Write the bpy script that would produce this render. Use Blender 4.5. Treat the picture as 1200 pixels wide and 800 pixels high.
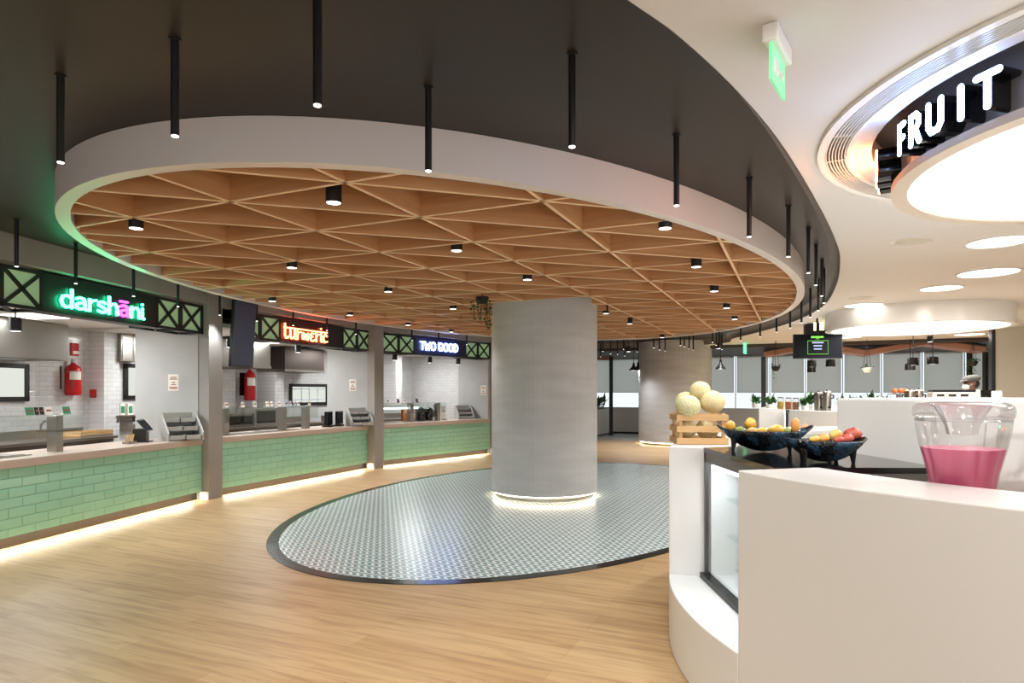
import bpy, bmesh, math, random
from mathutils import Vector, Matrix
random.seed(7)
for o in list(bpy.data.objects): bpy.data.objects.remove(o)
SC = bpy.context.scene
COL = SC.collection
PI = math.pi
R = math.radians
# ------------------------------------------------------------------ camera, world, exposure
EYE = 1.55; FPX = 750.0; HY = 460.0
cam_d = bpy.data.cameras.new('camera'); cam = bpy.data.objects.new('camera', cam_d); COL.objects.link(cam)
cam.location = (0, 0, EYE); cam.rotation_euler = (PI/2, 0, 0)
cam_d.sensor_width = 36; cam_d.lens = 36*FPX/1200; cam_d.shift_y = 60/1200
cam_d.clip_start = 0.05; cam_d.clip_end = 200
SC.camera = cam
SC.view_settings.view_transform = 'Standard'; SC.view_settings.look = 'None'
SC.view_settings.exposure = 0.75; SC.view_settings.gamma = 1.0
SC.view_settings.use_curve_mapping = False
W = bpy.data.worlds.new('world'); SC.world = W; W.use_nodes = True
W.node_tree.nodes['Background'].inputs[0].default_value = (0.88, 0.95, 1.0, 1)
W.node_tree.nodes['Background'].inputs[1].default_value = 0.9
L_SPOT = 16; L_CANSPOT = 13; L_DISC = 20; L_KITCHEN = 30; L_DRUM = 1.5; L_RING = 1.5; L_WIN = .66

# ------------------------------------------------------------------ pixel helpers (1200x800 frame)
def P(px, py, z):
    Y = FPX*(EYE-z)/(py-HY); return Vector(((px-600)/FPX*Y, Y, z))
def PY(px, py, Y): return Vector(((px-600)/FPX*Y, Y, EYE-(py-HY)*Y/FPX))
GA = R(24)
CE = Vector((.45, 9.72, 0)); AX = Vector((math.sin(GA), math.cos(GA), 0)); BX = Vector((math.cos(GA), -math.sin(GA), 0))
def ell(a, b, z=0): v = CE+AX*a+BX*b; return Vector((v.x, v.y, z))
def loc_ab(v): d = Vector((v.x, v.y, 0))-CE; return d.dot(AX), d.dot(BX)

# ------------------------------------------------------------------ materials
def s2l(c): return tuple((x/255/12.92 if x/255 <= .04045 else ((x/255+.055)/1.055)**2.4) for x in c)
MATS = {}
def nt(m): return m.node_tree.nodes, m.node_tree.links
def mat(name, col, rough=.5, metal=0., spec=.5, noise=0, nscale=8, emit=None, es=0, bump=0, bscale=60, coat=0, alpha=None, trans=0):
    if name in MATS: return MATS[name]
    m = bpy.data.materials.new(name); m.use_nodes = True; N, L = nt(m); b = N['Principled BSDF']
    c = s2l(col); b.inputs['Base Color'].default_value = (*c, 1)
    b.inputs['Roughness'].default_value = rough; b.inputs['Metallic'].default_value = metal
    b.inputs['Specular IOR Level'].default_value = spec
    if coat: b.inputs['Coat Weight'].default_value = coat; b.inputs['Coat Roughness'].default_value = .05
    if trans: b.inputs['Transmission Weight'].default_value = trans
    if emit: b.inputs['Emission Color'].default_value = (*emit, 1); b.inputs['Emission Strength'].default_value = es
    if noise or bump:
        t = N.new('ShaderNodeTexCoord')
        if noise:
            n = N.new('ShaderNodeTexNoise'); n.inputs['Scale'].default_value = nscale; n.inputs['Detail'].default_value = 4
            L.new(t.outputs['Object'], n.inputs['Vector'])
            mx = N.new('ShaderNodeMix'); mx.data_type = 'RGBA'
            mx.inputs[6].default_value = (*[max(0, x*(1-noise)) for x in c], 1); mx.inputs[7].default_value = (*[min(1, x*(1+noise)) for x in c], 1)
            L.new(n.outputs['Fac'], mx.inputs[0]); L.new(mx.outputs[2], b.inputs['Base Color'])
        if bump:
            n2 = N.new('ShaderNodeTexNoise'); n2.inputs['Scale'].default_value = bscale; L.new(t.outputs['Object'], n2.inputs['Vector'])
            bp = N.new('ShaderNodeBump'); bp.inputs['Strength'].default_value = bump; bp.inputs['Distance'].default_value = .01
            L.new(n2.outputs['Fac'], bp.inputs['Height']); L.new(bp.outputs[0], b.inputs['Normal'])
    MATS[name] = m; return m
def emis(name, col, s):
    if name in MATS: return MATS[name]
    m = bpy.data.materials.new(name); m.use_nodes = True; N, L = nt(m)
    N.remove(N['Principled BSDF']); e = N.new('ShaderNodeEmission'); e.inputs[0].default_value = (*col, 1); e.inputs[1].default_value = s
    L.new(e.outputs[0], N['Material Output'].inputs[0]); MATS[name] = m; return m
def thin_glass(name, tint=(1, 1, 1), gl=.10, rough=.02):
    if name in MATS: return MATS[name]
    m = bpy.data.materials.new(name); m.use_nodes = True; N, L = nt(m); N.remove(N['Principled BSDF'])
    t = N.new('ShaderNodeBsdfTransparent'); t.inputs[0].default_value = (*tint, 1)
    g = N.new('ShaderNodeBsdfGlossy'); g.inputs['Roughness'].default_value = rough
    lw = N.new('ShaderNodeLayerWeight'); lw.inputs[0].default_value = .35
    mr = N.new('ShaderNodeMapRange'); mr.inputs[3].default_value = gl*.4; mr.inputs[4].default_value = min(1, gl*5)
    L.new(lw.outputs['Fresnel'], mr.inputs[0])
    mx = N.new('ShaderNodeMixShader'); L.new(mr.outputs[0], mx.inputs[0]); L.new(t.outputs[0], mx.inputs[1]); L.new(g.outputs[0], mx.inputs[2])
    L.new(mx.outputs[0], N['Material Output'].inputs[0]); MATS[name] = m; return m
def math_n(N, L, op, a, b=None):
    n = N.new('ShaderNodeMath'); n.operation = op
    for i, v in enumerate((a, b)):
        if v is None: continue
        if isinstance(v, (int, float)): n.inputs[i].default_value = v
        else: L.new(v, n.inputs[i])
    return n.outputs[0]
def tile_mat(name, c1, c2, grout, w, h, rough=.12, mort=.006, axes='xz', bump=.35, offset=.5, coat=0):
    if name in MATS: return MATS[name]
    m = bpy.data.materials.new(name); m.use_nodes = True; N, L = nt(m); b = N['Principled BSDF']
    t = N.new('ShaderNodeTexCoord'); s = N.new('ShaderNodeSeparateXYZ'); L.new(t.outputs['Object'], s.inputs[0])
    cb = N.new('ShaderNodeCombineXYZ')
    o = {'x': s.outputs[0], 'y': s.outputs[1], 'z': s.outputs[2], 'xy': None}
    if axes == 'sum':
        L.new(math_n(N, L, 'ADD', s.outputs[0], s.outputs[1]), cb.inputs[0]); L.new(s.outputs[2], cb.inputs[1])
    else: L.new(o[axes[0]], cb.inputs[0]); L.new(o[axes[1]], cb.inputs[1])
    br = N.new('ShaderNodeTexBrick'); L.new(cb.outputs[0], br.inputs['Vector']); br.offset = offset
    br.inputs['Color1'].default_value = (*s2l(c1), 1); br.inputs['Color2'].default_value = (*s2l(c2), 1); br.inputs['Mortar'].default_value = (*s2l(grout), 1)
    br.inputs['Scale'].default_value = 1; br.inputs['Mortar Size'].default_value = mort; br.inputs['Mortar Smooth'].default_value = .3
    br.inputs['Brick Width'].default_value = w; br.inputs['Row Height'].default_value = h
    L.new(br.outputs['Color'], b.inputs['Base Color']); b.inputs['Roughness'].default_value = rough
    br2 = N.new('ShaderNodeTexBrick'); L.new(cb.outputs[0], br2.inputs['Vector']); br2.offset = offset
    br2.inputs['Scale'].default_value = 1; br2.inputs['Mortar Size'].default_value = mort*3.2; br2.inputs['Mortar Smooth'].default_value = 1
    br2.inputs['Brick Width'].default_value = w; br2.inputs['Row Height'].default_value = h
    bp = N.new('ShaderNodeBump'); bp.inputs['Strength'].default_value = bump; bp.inputs['Distance'].default_value = .008; bp.invert = True
    L.new(br2.outputs['Fac'], bp.inputs['Height']); L.new(bp.outputs[0], b.inputs['Normal'])
    MATS[name] = m; return m
def wood_mat(name, c1, c2, sx=1.2, sy=18, rough=.45, axis='x'):
    if name in MATS: return MATS[name]
    m = bpy.data.materials.new(name); m.use_nodes = True; N, L = nt(m); b = N['Principled BSDF']
    t = N.new('ShaderNodeTexCoord'); mp = N.new('ShaderNodeMapping'); L.new(t.outputs['Object'], mp.inputs[0])
    sc = {'x': (sx, sy, sy), 'z': (sy, sy, sx), 'y': (sy, sx, sy)}[axis]; mp.inputs['Scale'].default_value = sc
    n = N.new('ShaderNodeTexNoise'); n.inputs['Scale'].default_value = 1.6; n.inputs['Detail'].default_value = 5; n.inputs['Distortion'].default_value = .6
    L.new(mp.outputs[0], n.inputs['Vector'])
    mx = N.new('ShaderNodeMix'); mx.data_type = 'RGBA'; mx.inputs[6].default_value = (*s2l(c1), 1); mx.inputs[7].default_value = (*s2l(c2), 1)
    mr = N.new('ShaderNodeMapRange'); mr.inputs[1].default_value = .3; mr.inputs[2].default_value = .7; L.new(n.outputs['Fac'], mr.inputs[0])
    L.new(mr.outputs[0], mx.inputs[0]); L.new(mx.outputs[2], b.inputs['Base Color']); b.inputs['Roughness'].default_value = rough
    MATS[name] = m; return m

def floor_mat():
    m = bpy.data.materials.new('oak planks'); m.use_nodes = True; N, L = nt(m); b = N['Principled BSDF']
    t = N.new('ShaderNodeTexCoord'); mp = N.new('ShaderNodeMapping'); mp.inputs['Rotation'].default_value = (0, 0, GA); L.new(t.outputs['Object'], mp.inputs[0])
    br = N.new('ShaderNodeTexBrick'); L.new(mp.outputs[0], br.inputs['Vector']); br.offset = .37; br.offset_frequency = 3
    br.inputs['Scale'].default_value = 1; br.inputs['Brick Width'].default_value = 1.25; br.inputs['Row Height'].default_value = .16
    br.inputs['Mortar Size'].default_value = .0012; br.inputs['Mortar Smooth'].default_value = .4; br.inputs['Bias'].default_value = 0
    br.inputs['Color1'].default_value = (*s2l((200, 166, 122)), 1); br.inputs['Color2'].default_value = (*s2l((186, 150, 106)), 1); br.inputs['Mortar'].default_value = (*s2l((156, 122, 86)), 1)
    mp2 = N.new('ShaderNodeMapping'); mp2.inputs['Scale'].default_value = (1.1, 14, 1); L.new(mp.outputs[0], mp2.inputs[0])
    # shift the grain for every plank row
    sx = N.new('ShaderNodeSeparateXYZ'); L.new(mp.outputs[0], sx.inputs[0])
    row = math_n(N, L, 'FLOOR', math_n(N, L, 'DIVIDE', sx.outputs[1], .16)); cb = N.new('ShaderNodeCombineXYZ'); L.new(math_n(N, L, 'MULTIPLY', row, 7.31), cb.inputs[2]); L.new(math_n(N, L, 'MULTIPLY', row, 3.7), cb.inputs[0])
    va = N.new('ShaderNodeVectorMath'); L.new(mp2.outputs[0], va.inputs[0]); L.new(cb.outputs[0], va.inputs[1])
    n = N.new('ShaderNodeTexNoise'); n.inputs['Scale'].default_value = 1.5; n.inputs['Detail'].default_value = 6; n.inputs['Distortion'].default_value = .8; L.new(va.outputs[0], n.inputs['Vector'])
    cr = N.new('ShaderNodeValToRGB'); L.new(n.outputs['Fac'], cr.inputs[0])
    e = cr.color_ramp.elements; e[0].position = .30; e[0].color = (.66, .60, .54, 1); e[1].position = .56; e[1].color = (1, 1, 1, 1)
    mx = N.new('ShaderNodeMix'); mx.data_type = 'RGBA'; mx.blend_type = 'MULTIPLY'; mx.inputs[0].default_value = .85
    L.new(br.outputs['Color'], mx.inputs[6]); L.new(cr.outputs[0], mx.inputs[7]); L.new(mx.outputs[2], b.inputs['Base Color'])
    b.inputs['Roughness'].default_value = .42; b.inputs['Specular IOR Level'].default_value = .35
    return m
def chevron_mat():
    m = bpy.data.materials.new('chevron tile'); m.use_nodes = True; N, L = nt(m); b = N['Principled BSDF']
    t = N.new('ShaderNodeTexCoord'); mp = N.new('ShaderNodeMapping'); mp.inputs['Rotation'].default_value = (0, 0, GA); L.new(t.outputs['Object'], mp.inputs[0])
    s = N.new('ShaderNodeSeparateXYZ'); L.new(mp.outputs[0], s.inputs[0])      # x' along BX, y' along AX
    Q = .074; Pd = .104
    f = math_n(N, L, 'FRACT', math_n(N, L, 'DIVIDE', s.outputs[1], Pd))
    tri = math_n(N, L, 'ABSOLUTE', math_n(N, L, 'SUBTRACT', f, .5))
    v = math_n(N, L, 'FRACT', math_n(N, L, 'ADD', math_n(N, L, 'DIVIDE', s.outputs[0], Q), math_n(N, L, 'MULTIPLY', tri, 1.5)))
    w = math_n(N, L, 'LESS_THAN', v, .40)
    gx = math_n(N, L, 'LESS_THAN', math_n(N, L, 'FRACT', math_n(N, L, 'DIVIDE', s.outputs[0], .296)), .012)
    gy = math_n(N, L, 'LESS_THAN', math_n(N, L, 'FRACT', math_n(N, L, 'DIVIDE', s.outputs[1], .312)), .012)
    g = math_n(N, L, 'MAXIMUM', gx, gy)
    mx = N.new('ShaderNodeMix'); mx.data_type = 'RGBA'; mx.inputs[6].default_value = (*s2l((140, 160, 160)), 1); mx.inputs[7].default_value = (*s2l((236, 240, 238)), 1); L.new(w, mx.inputs[0])
    m2 = N.new('ShaderNodeMix'); m2.data_type = 'RGBA'; m2.inputs[7].default_value = (*s2l((120, 128, 126)), 1); L.new(g, m2.inputs[0]); L.new(mx.outputs[2], m2.inputs[6])
    L.new(m2.outputs[2], b.inputs['Base Color']); b.inputs['Roughness'].default_value = .24
    return m
def rib_mat(name, col, n_ribs, amp=.1):
    m = bpy.data.materials.new(name); m.use_nodes = True; N, L = nt(m); b = N['Principled BSDF']
    t = N.new('ShaderNodeTexCoord'); s = N.new('ShaderNodeSeparateXYZ'); L.new(t.outputs['Object'], s.inputs[0])
    an = math_n(N, L, 'ARCTAN2', s.outputs[1], s.outputs[0])
    sn = math_n(N, L, 'SINE', math_n(N, L, 'MULTIPLY', an, n_ribs))
    no = N.new('ShaderNodeTexNoise'); no.inputs['Scale'].default_value = 1.5; no.inputs['Detail'].default_value = 5
    mp = N.new('ShaderNodeMapping'); mp.inputs['Scale'].default_value = (.8, .8, 5); L.new(t.outputs['Object'], mp.inputs[0]); L.new(mp.outputs[0], no.inputs['Vector'])
    k = math_n(N, L, 'ADD', math_n(N, L, 'MULTIPLY', sn, amp), math_n(N, L, 'MULTIPLY', math_n(N, L, 'SUBTRACT', no.outputs['Fac'], .5), .5))
    k = math_n(N, L, 'ADD', k, 1.0)
    vm = N.new('ShaderNodeVectorMath'); vm.operation = 'SCALE'; vm.inputs[0].default_value = s2l(col); L.new(k, vm.inputs[3])
    L.new(vm.outputs[0], b.inputs['Base Color']); b.inputs['Roughness'].default_value = .6
    bp = N.new('ShaderNodeBump'); bp.inputs['Strength'].default_value = .25; bp.inputs['Distance'].default_value = .006; L.new(sn, bp.inputs['Height']); L.new(bp.outputs[0], b.inputs['Normal'])
    return m
def blind_mat():
    m = mat('grey roller blind fabric', (176, 176, 174), .85); N, L = nt(m); t = N.new('ShaderNodeBsdfTranslucent'); t.inputs[0].default_value = (.95, .94, .90, 1)
    mx = N.new('ShaderNodeMixShader'); mx.inputs[0].default_value = .55; L.new(N['Principled BSDF'].outputs[0], mx.inputs[1]); L.new(t.outputs[0], mx.inputs[2]); L.new(mx.outputs[0], N['Material Output'].inputs[0]); return m
def hammered_mat():
    m = bpy.data.materials.new('hammered dark glass with painted glints'); m.use_nodes = True; N, L = nt(m); b = N['Principled BSDF']
    t = N.new('ShaderNodeTexCoord'); v = N.new('ShaderNodeTexVoronoi'); v.inputs['Scale'].default_value = 75; L.new(t.outputs['Object'], v.inputs['Vector'])
    n = N.new('ShaderNodeTexNoise'); n.inputs['Scale'].default_value = 9; L.new(t.outputs['Object'], n.inputs['Vector'])
    cr = N.new('ShaderNodeValToRGB'); L.new(n.outputs['Fac'], cr.inputs[0]); e = cr.color_ramp.elements
    e[0].position = .5; e[0].color = (.003, .004, .006, 1); e[1].position = .78; e[1].color = (.04, .11, .18, 1)  # blue patches stand in for glints of light refracted by the glass
    L.new(cr.outputs[0], b.inputs['Base Color']); b.inputs['Roughness'].default_value = .08
    bp = N.new('ShaderNodeBump'); bp.inputs['Strength'].default_value = .9; bp.inputs['Distance'].default_value = .006; L.new(v.outputs['Distance'], bp.inputs['Height']); L.new(bp.outputs[0], b.inputs['Normal'])
    return m

M = dict(
 white=mat('white solid surface', (236, 233, 228), .22, spec=.45), whiteceil=mat('white ceiling paint', (218, 216, 214), .7), lip=mat('semi gloss recess lip', (112, 106, 102), .3, spec=.6),
 darkceil=mat('dark brown ceiling paint', (46, 39, 34), .42, spec=.3, noise=.06, nscale=1.5), plaster=mat('grey trowelled plaster', (180, 180, 177), .6, noise=.12, nscale=3),
 plasterd=mat('grey brown plaster', (156, 151, 146), .6, noise=.12, nscale=3), rim=mat('canopy fascia paint', (222, 214, 208), .38),
 fin=wood_mat('canopy veneer', (218, 166, 116), (198, 142, 92), 1.0, 14, .5), finlit=mat('veneer lightened as lit edge', (240, 206, 164), .5), black=mat('black powder coat', (22, 21, 21), .42), panel=mat('satin black panel', (20, 20, 20), .42), blackg=mat('black gloss', (14, 14, 15), .1),
 screen=mat('screen glass', (12, 14, 20), .5, spec=.1), steel=mat('brushed steel', (168, 162, 154), .3, 1.0), steelx=mat('steel darkened as reflection', (92, 82, 76), .35, .8), steeld=mat('dull steel', (128, 120, 112), .4, 1.0),
 kick=mat('dark kickboard', (46, 38, 33), .45), slab=mat('greige stone counter', (190, 170, 156), .3, noise=.05), mint=tile_mat('mint tile', (158, 212, 184), (150, 205, 177), (122, 174, 148), .3, .1, .08, .004, bump=.5),
 whitetile=tile_mat('white tile', (222, 220, 218), (212, 210, 210), (186, 184, 182), .2, .075, .12, .003), tan=tile_mat('warm tile', (190, 180, 168), (182, 172, 160), (162, 152, 142), .2, .075, .15, .003),
 red=mat('red paint', (196, 24, 30), .25), glassgreen=thin_glass('shelf glass', (.95, .985, .97), .05), glass=thin_glass('clear glass', (.97, .98, .99), .06), jarg=thin_glass('jar glass', (.96, .95, .95), .10),
 lattice=mat('green tinted lattice glass with added glow', (178, 204, 164), .25, emit=s2l((150, 190, 140)), es=.16), led=emis('led warm white', (1, .86, .62), 9), tip=emis('lamp lens', (1, .95, .88), 3),  # lattice glass: weak emission stands in for kitchen light shining through
 disc=emis('light panel', (1, .96, .9), 2.4), drumlit=emis('drum light panel', (1, .97, .93), L_DRUM), ringlit=emis('ring light panel', (1, .97, .9), L_RING),
 winlit=emis('frosted daylight pane', (.86, .95, 1), L_WIN), blind=blind_mat(), spandrel=mat('spandrel board', (226, 223, 219), .6), mull=mat('pale mullion', (190, 205, 215), .4),
 floor=floor_mat(), chev=chevron_mat(), border=mat('black border tile', (34, 32, 31), .16), palefloor=mat('pale floor tile', (200, 202, 202), .3),
 column=rib_mat('ribbed column cladding', (190, 189, 188), 190, .10), hammer=hammered_mat(), orangewood=wood_mat('crate wood', (214, 176, 124), (196, 154, 102), 3, 40, .5),
 beamwood=wood_mat('folded beam wood', (170, 122, 96), (150, 104, 80), 2, 20, .5), leaf=mat('leaf green', (60, 108, 44), .5, noise=.4, nscale=20), leafd=mat('dark leaf', (44, 80, 36), .5, noise=.4, nscale=20),
 paper=mat('paper card', (238, 232, 220), .7), ink=mat('ink', (150, 90, 80), .7), greenbox=mat('green carton', (70, 140, 100), .6), wall=mat('beige wall paint', (208, 203, 184), .7, noise=.04), soil=mat('soil', (50, 38, 30), .9),
 skin=mat('skin', (112, 76, 58), .5), greycap=mat('grey tweed', (84, 81, 76), .9, noise=.2, nscale=60), mask=mat('face mask', (214, 226, 226), .8), hair=mat('dark hair', (24, 20, 18), .6), shirt=mat('dark green shirt', (34, 38, 34), .8), trouser=mat('black trousers', (26, 26, 28), .8), grey=mat('grey frame', (98, 94, 92), .35, .6), kettle=mat('black kettle', (16, 16, 18), .12), copper=mat('copper', (190, 120, 84), .3, 1.0), cream=mat('cream board', (214, 208, 196), .6), greyplastic=mat('grey dispenser plastic', (176, 174, 168), .4, noise=.08), bulkhead=mat('dark bulkhead', (62, 54, 52), .6), exitg=emis('exit green', (.15, .95, .35), 1.3), pinkmilk=mat('pink milk', (208, 92, 126), .25, spec=.4),
)

# ------------------------------------------------------------------ mesh builder
class MB:
    def __init__(s): s.bm = bmesh.new()
    def poly(s, pts): return s.bm.faces.new([s.bm.verts.new(p) for p in pts])
    def box(s, c, sz, rz=0, rx=0, ry=0):
        m = Matrix.Translation(c) @ Matrix.Rotation(rz, 4, 'Z') @ Matrix.Rotation(ry, 4, 'Y') @ Matrix.Rotation(rx, 4, 'X') @ Matrix.Diagonal((*sz, 1))
        bmesh.ops.create_cube(s.bm, size=1, matrix=m); return s
    def b2(s, x0, x1, y0, y1, z0, z1): return s.box(((x0+x1)/2, (y0+y1)/2, (z0+z1)/2), (abs(x1-x0), abs(y1-y0), abs(z1-z0)))
    def cyl(s, p0, p1, r0, r1=None, n=20):
        p0 = Vector(p0); p1 = Vector(p1); r1 = r0 if r1 is None else r1; d = p1-p0
        q = d.to_track_quat('Z', 'Y').to_matrix().to_4x4()
        bmesh.ops.create_cone(s.bm, cap_ends=True, cap_tris=False, segments=n, radius1=r0, radius2=r1, depth=d.length, matrix=Matrix.Translation((p0+p1)/2) @ q); return s
    def tube(s, pts, r, n=8):
        for a, b in zip(pts[:-1], pts[1:]): s.cyl(a, b, r, n=n)
        for p in pts[1:-1]: bmesh.ops.create_uvsphere(s.bm, u_segments=n, v_segments=6, radius=r, matrix=Matrix.Translation(p))
        return s
    def ball(s, c, rad, u=20, v=12, rot=None):
        rad = (rad,)*3 if isinstance(rad, (int, float)) else rad
        m = Matrix.Translation(c)
        if rot: m = m @ rot.to_4x4()
        bmesh.ops.create_uvsphere(s.bm, u_segments=u, v_segments=v, radius=1, matrix=m @ Matrix.Diagonal((*rad, 1))); return s
    def lathe(s, prof, c=(0, 0, 0), n=40, mod=None, close=False):
        rows = []
        for (r, z) in prof:
            row = []
            for i in range(n):
                a = 2*PI*i/n; rr = r*(mod(a, z) if mod else 1)
                row.append(s.bm.verts.new((c[0]+rr*math.cos(a), c[1]+rr*math.sin(a), c[2]+z)))
            rows.append(row)
        for r0, r1 in zip(rows[:-1], rows[1:]):
            for i in range(n): s.bm.faces.new((r0[i], r0[(i+1) % n], r1[(i+1) % n], r1[i]))
        if close:
            s.bm.faces.new(rows[0][::-1]); s.bm.faces.new(rows[-1])
        return s
    def prism(s, pts, z0, z1):
        a = [s.bm.verts.new((p[0], p[1], z0)) for p in pts]; b = [s.bm.verts.new((p[0], p[1], z1)) for p in pts]; n = len(pts)
        s.bm.faces.new(a[::-1]); s.bm.faces.new(b)
        for i in range(n): s.bm.faces.new((a[i], a[(i+1) % n], b[(i+1) % n], b[i]))
        return s
    def ring(s, c, r0, r1, a0, a1, z0, z1, n=48):
        full = abs(a1-a0) >= 359.99; rows = []
        for i in range(n + (0 if full else 1)):
            a = R(a0+(a1-a0)*i/n); ca, sa = math.cos(a), math.sin(a)
            rows.append([s.bm.verts.new((c[0]+r*ca, c[1]+r*sa, z)) for r, z in ((r0, z0), (r1, z0), (r1, z1), (r0, z1))])
        k = len(rows)
        for i in range(k if full else k-1):
            p, q = rows[i], rows[(i+1) % k]
            for j in range(4): s.bm.faces.new((p[j], p[(j+1) % 4], q[(j+1) % 4], q[j]))
        if not full: s.bm.faces.new(rows[0][::-1]); s.bm.faces.new(rows[-1])
        return s
    def band(s, outer, inner, z0, z1):
        n = len(outer); rows = [[s.bm.verts.new((p[0], p[1], z)) for p, z in ((i, z0), (o, z0), (o, z1), (i, z1))] for o, i in zip(outer, inner)]
        for i in range(n):
            p, q = rows[i], rows[(i+1) % n]
            for j in range(4): s.bm.faces.new((p[j], p[(j+1) % 4], q[(j+1) % 4], q[j]))
        return s
    def stroke(s, line, w, f, d0, d1, closed=False):
        """one thick rounded stroke; f(u, v, depth) -> point"""
        pts = [Vector((p[0], p[1], 0)) for p in line]; n = len(pts); Lf, Rt = [], []
        for i in range(n):
            t = Vector((0, 0, 0))
            if i: t += (pts[i]-pts[i-1]).normalized()
            if i < n-1: t += (pts[i+1]-pts[i]).normalized()
            t.normalize(); nn = Vector((-t.y, t.x, 0)); k = 1.0
            if 0 < i < n-1: k = min(1.5, 1/max(.5, nn.dot(Vector((-(pts[i]-pts[i-1]).normalized().y, (pts[i]-pts[i-1]).normalized().x, 0)))))
            Lf.append(pts[i]+nn*w/2*k); Rt.append(pts[i]-nn*w/2*k)
        def cap(c, frm):
            out = []; v = frm-c
            for j in range(1, 6): a = -PI*j/6; out.append(c+Vector((v.x*math.cos(a)-v.y*math.sin(a), v.x*math.sin(a)+v.y*math.cos(a), 0)))
            return out
        F = lambda p, d: s.bm.verts.new(f(p.x, p.y, d))
        for i in range(n-1):
            q = [Lf[i], Rt[i], Rt[i+1], Lf[i+1]]; s.bm.faces.new([F(p, d1) for p in q]); s.bm.faces.new([F(p, d0) for p in q][::-1])
        ce = cap(pts[-1], Lf[-1]); cs = cap(pts[0], Rt[0])
        for base, c in (((Lf[-1], Rt[-1]), ce), ((Rt[0], Lf[0]), cs)):
            q = [base[0]]+c+[base[1]]; s.bm.faces.new([F(p, d1) for p in q]); s.bm.faces.new([F(p, d0) for p in q][::-1])
        loop = Lf+ce+Rt[::-1]+cs
        for i in range(len(loop)):
            a, b = loop[i], loop[(i+1) % len(loop)]; s.bm.faces.new([F(a, d0), F(b, d0), F(b, d1), F(a, d1)])
        return s
    def leaf(s, c, d, l, w, up=Vector((0, 0, 1)), droop=.3):
        d = Vector(d).normalized(); sd = d.cross(up); sd = sd.normalized() if sd.length > .01 else Vector((1, 0, 0)); nn = sd.cross(d)
        c = Vector(c); mid = c+d*l*.5+nn*l*.12; tip = c+d*l-nn*l*droop*.3
        v = [s.bm.verts.new(p) for p in (c, c+d*l*.35+sd*w/2+nn*l*.05, tip, c+d*l*.35-sd*w/2+nn*l*.05, c+d*l*.4)]
        s.bm.faces.new((v[0], v[1], v[4])); s.bm.faces.new((v[1], v[2], v[4])); s.bm.faces.new((v[2], v[3], v[4])); s.bm.faces.new((v[3], v[0], v[4])); return s
    def build(s, name, m, parent=None, smooth=False, loc=None, rz=0, bevel=0, label=None, fixn=True):
        if fixn: bmesh.ops.recalc_face_normals(s.bm, faces=s.bm.faces)
        me = bpy.data.meshes.new(name); s.bm.to_mesh(me); s.bm.free()
        me.materials.append(M[m] if isinstance(m, str) else m)
        if smooth:
            me.polygons.foreach_set('use_smooth', [True]*len(me.polygons))
            try: me.set_sharp_from_angle(angle=R(40))
            except Exception: pass
        o = bpy.data.objects.new(name, me); COL.objects.link(o)
        if parent: o.parent = parent
        if loc is not None: o.location = loc
        if rz: o.rotation_euler.z = rz
        if bevel:
            bv = o.modifiers.new('bevel', 'BEVEL'); bv.width = bevel; bv.segments = 2; bv.limit_method = 'ANGLE'
        if label: o['label'] = label
        return o
def tag(o, label, cat, group=None):
    o['label'] = label; o['category'] = cat
    if group: o['group'] = group
    return o
def thing(name, label, cat, loc=(0, 0, 0), rz=0, group=None):
    o = bpy.data.objects.new(name, None); o.empty_display_size = .1; COL.objects.link(o); o.location = loc; o.rotation_euler = (0, 0, rz)
    return tag(o, label, cat, group)
def struct(o): o['kind'] = 'structure'; return o
def dup(root, loc, rz=None, label=None, group=None):
    r = root.copy(); COL.objects.link(r); r.location = loc
    if rz is not None: r.rotation_euler = (0, 0, rz)
    if label: r['label'] = label
    if group: r['group'] = group
    for ch in list(root.children):
        c = ch.copy(); COL.objects.link(c); c.parent = r
        for g in ch.children: d = g.copy(); COL.objects.link(d); d.parent = c
    return r
def spot(parent, loc, e, ang=100, blend=.6, col=(.94, .975, 1), r=.04):
    d = bpy.data.lights.new('lamp_light', 'SPOT'); d.energy = e; d.spot_size = R(ang); d.spot_blend = blend; d.color = col; d.shadow_soft_size = r
    o = bpy.data.objects.new('lamp_light', d); COL.objects.link(o); o.location = loc
    if parent: o.parent = parent
    return o
def area(parent, loc, e, sx, sy=None, col=(.96, .985, 1), rot=(0, 0, 0), shape='RECTANGLE'):
    d = bpy.data.lights.new('lamp_light', 'AREA'); d.energy = e; d.shape = shape; d.size = sx
    if shape in ('RECTANGLE', 'ELLIPSE'): d.size_y = sy or sx
    d.color = col; o = bpy.data.objects.new('lamp_light', d); COL.objects.link(o); o.location = loc; o.rotation_euler = rot
    if parent: o.parent = parent
    return o
ORD = 'first second third fourth fifth sixth seventh eighth ninth tenth eleventh twelfth thirteenth fourteenth fifteenth sixteenth seventeenth eighteenth nineteenth twentieth'.split()
def fill_shape(loops, z, name, m):
    """flat face with holes"""
    cu = bpy.data.curves.new(name, 'CURVE'); cu.dimensions = '2D'; cu.fill_mode = 'BOTH'
    for lp in loops:
        sp = cu.splines.new('POLY'); sp.points.add(len(lp)-1); sp.use_cyclic_u = True
        for i, p in enumerate(lp): sp.points[i].co = (p[0], p[1], 0, 1)
    o = bpy.data.objects.new(name, cu); COL.objects.link(o)
    dg = bpy.context.evaluated_depsgraph_get(); me = bpy.data.meshes.new_from_object(o.evaluated_get(dg))
    bpy.data.objects.remove(o); me.name = name; me.materials.clear(); me.materials.append(M[m])
    ob = bpy.data.objects.new(name, me); ob.location.z = z; COL.objects.link(ob); return ob
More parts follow.
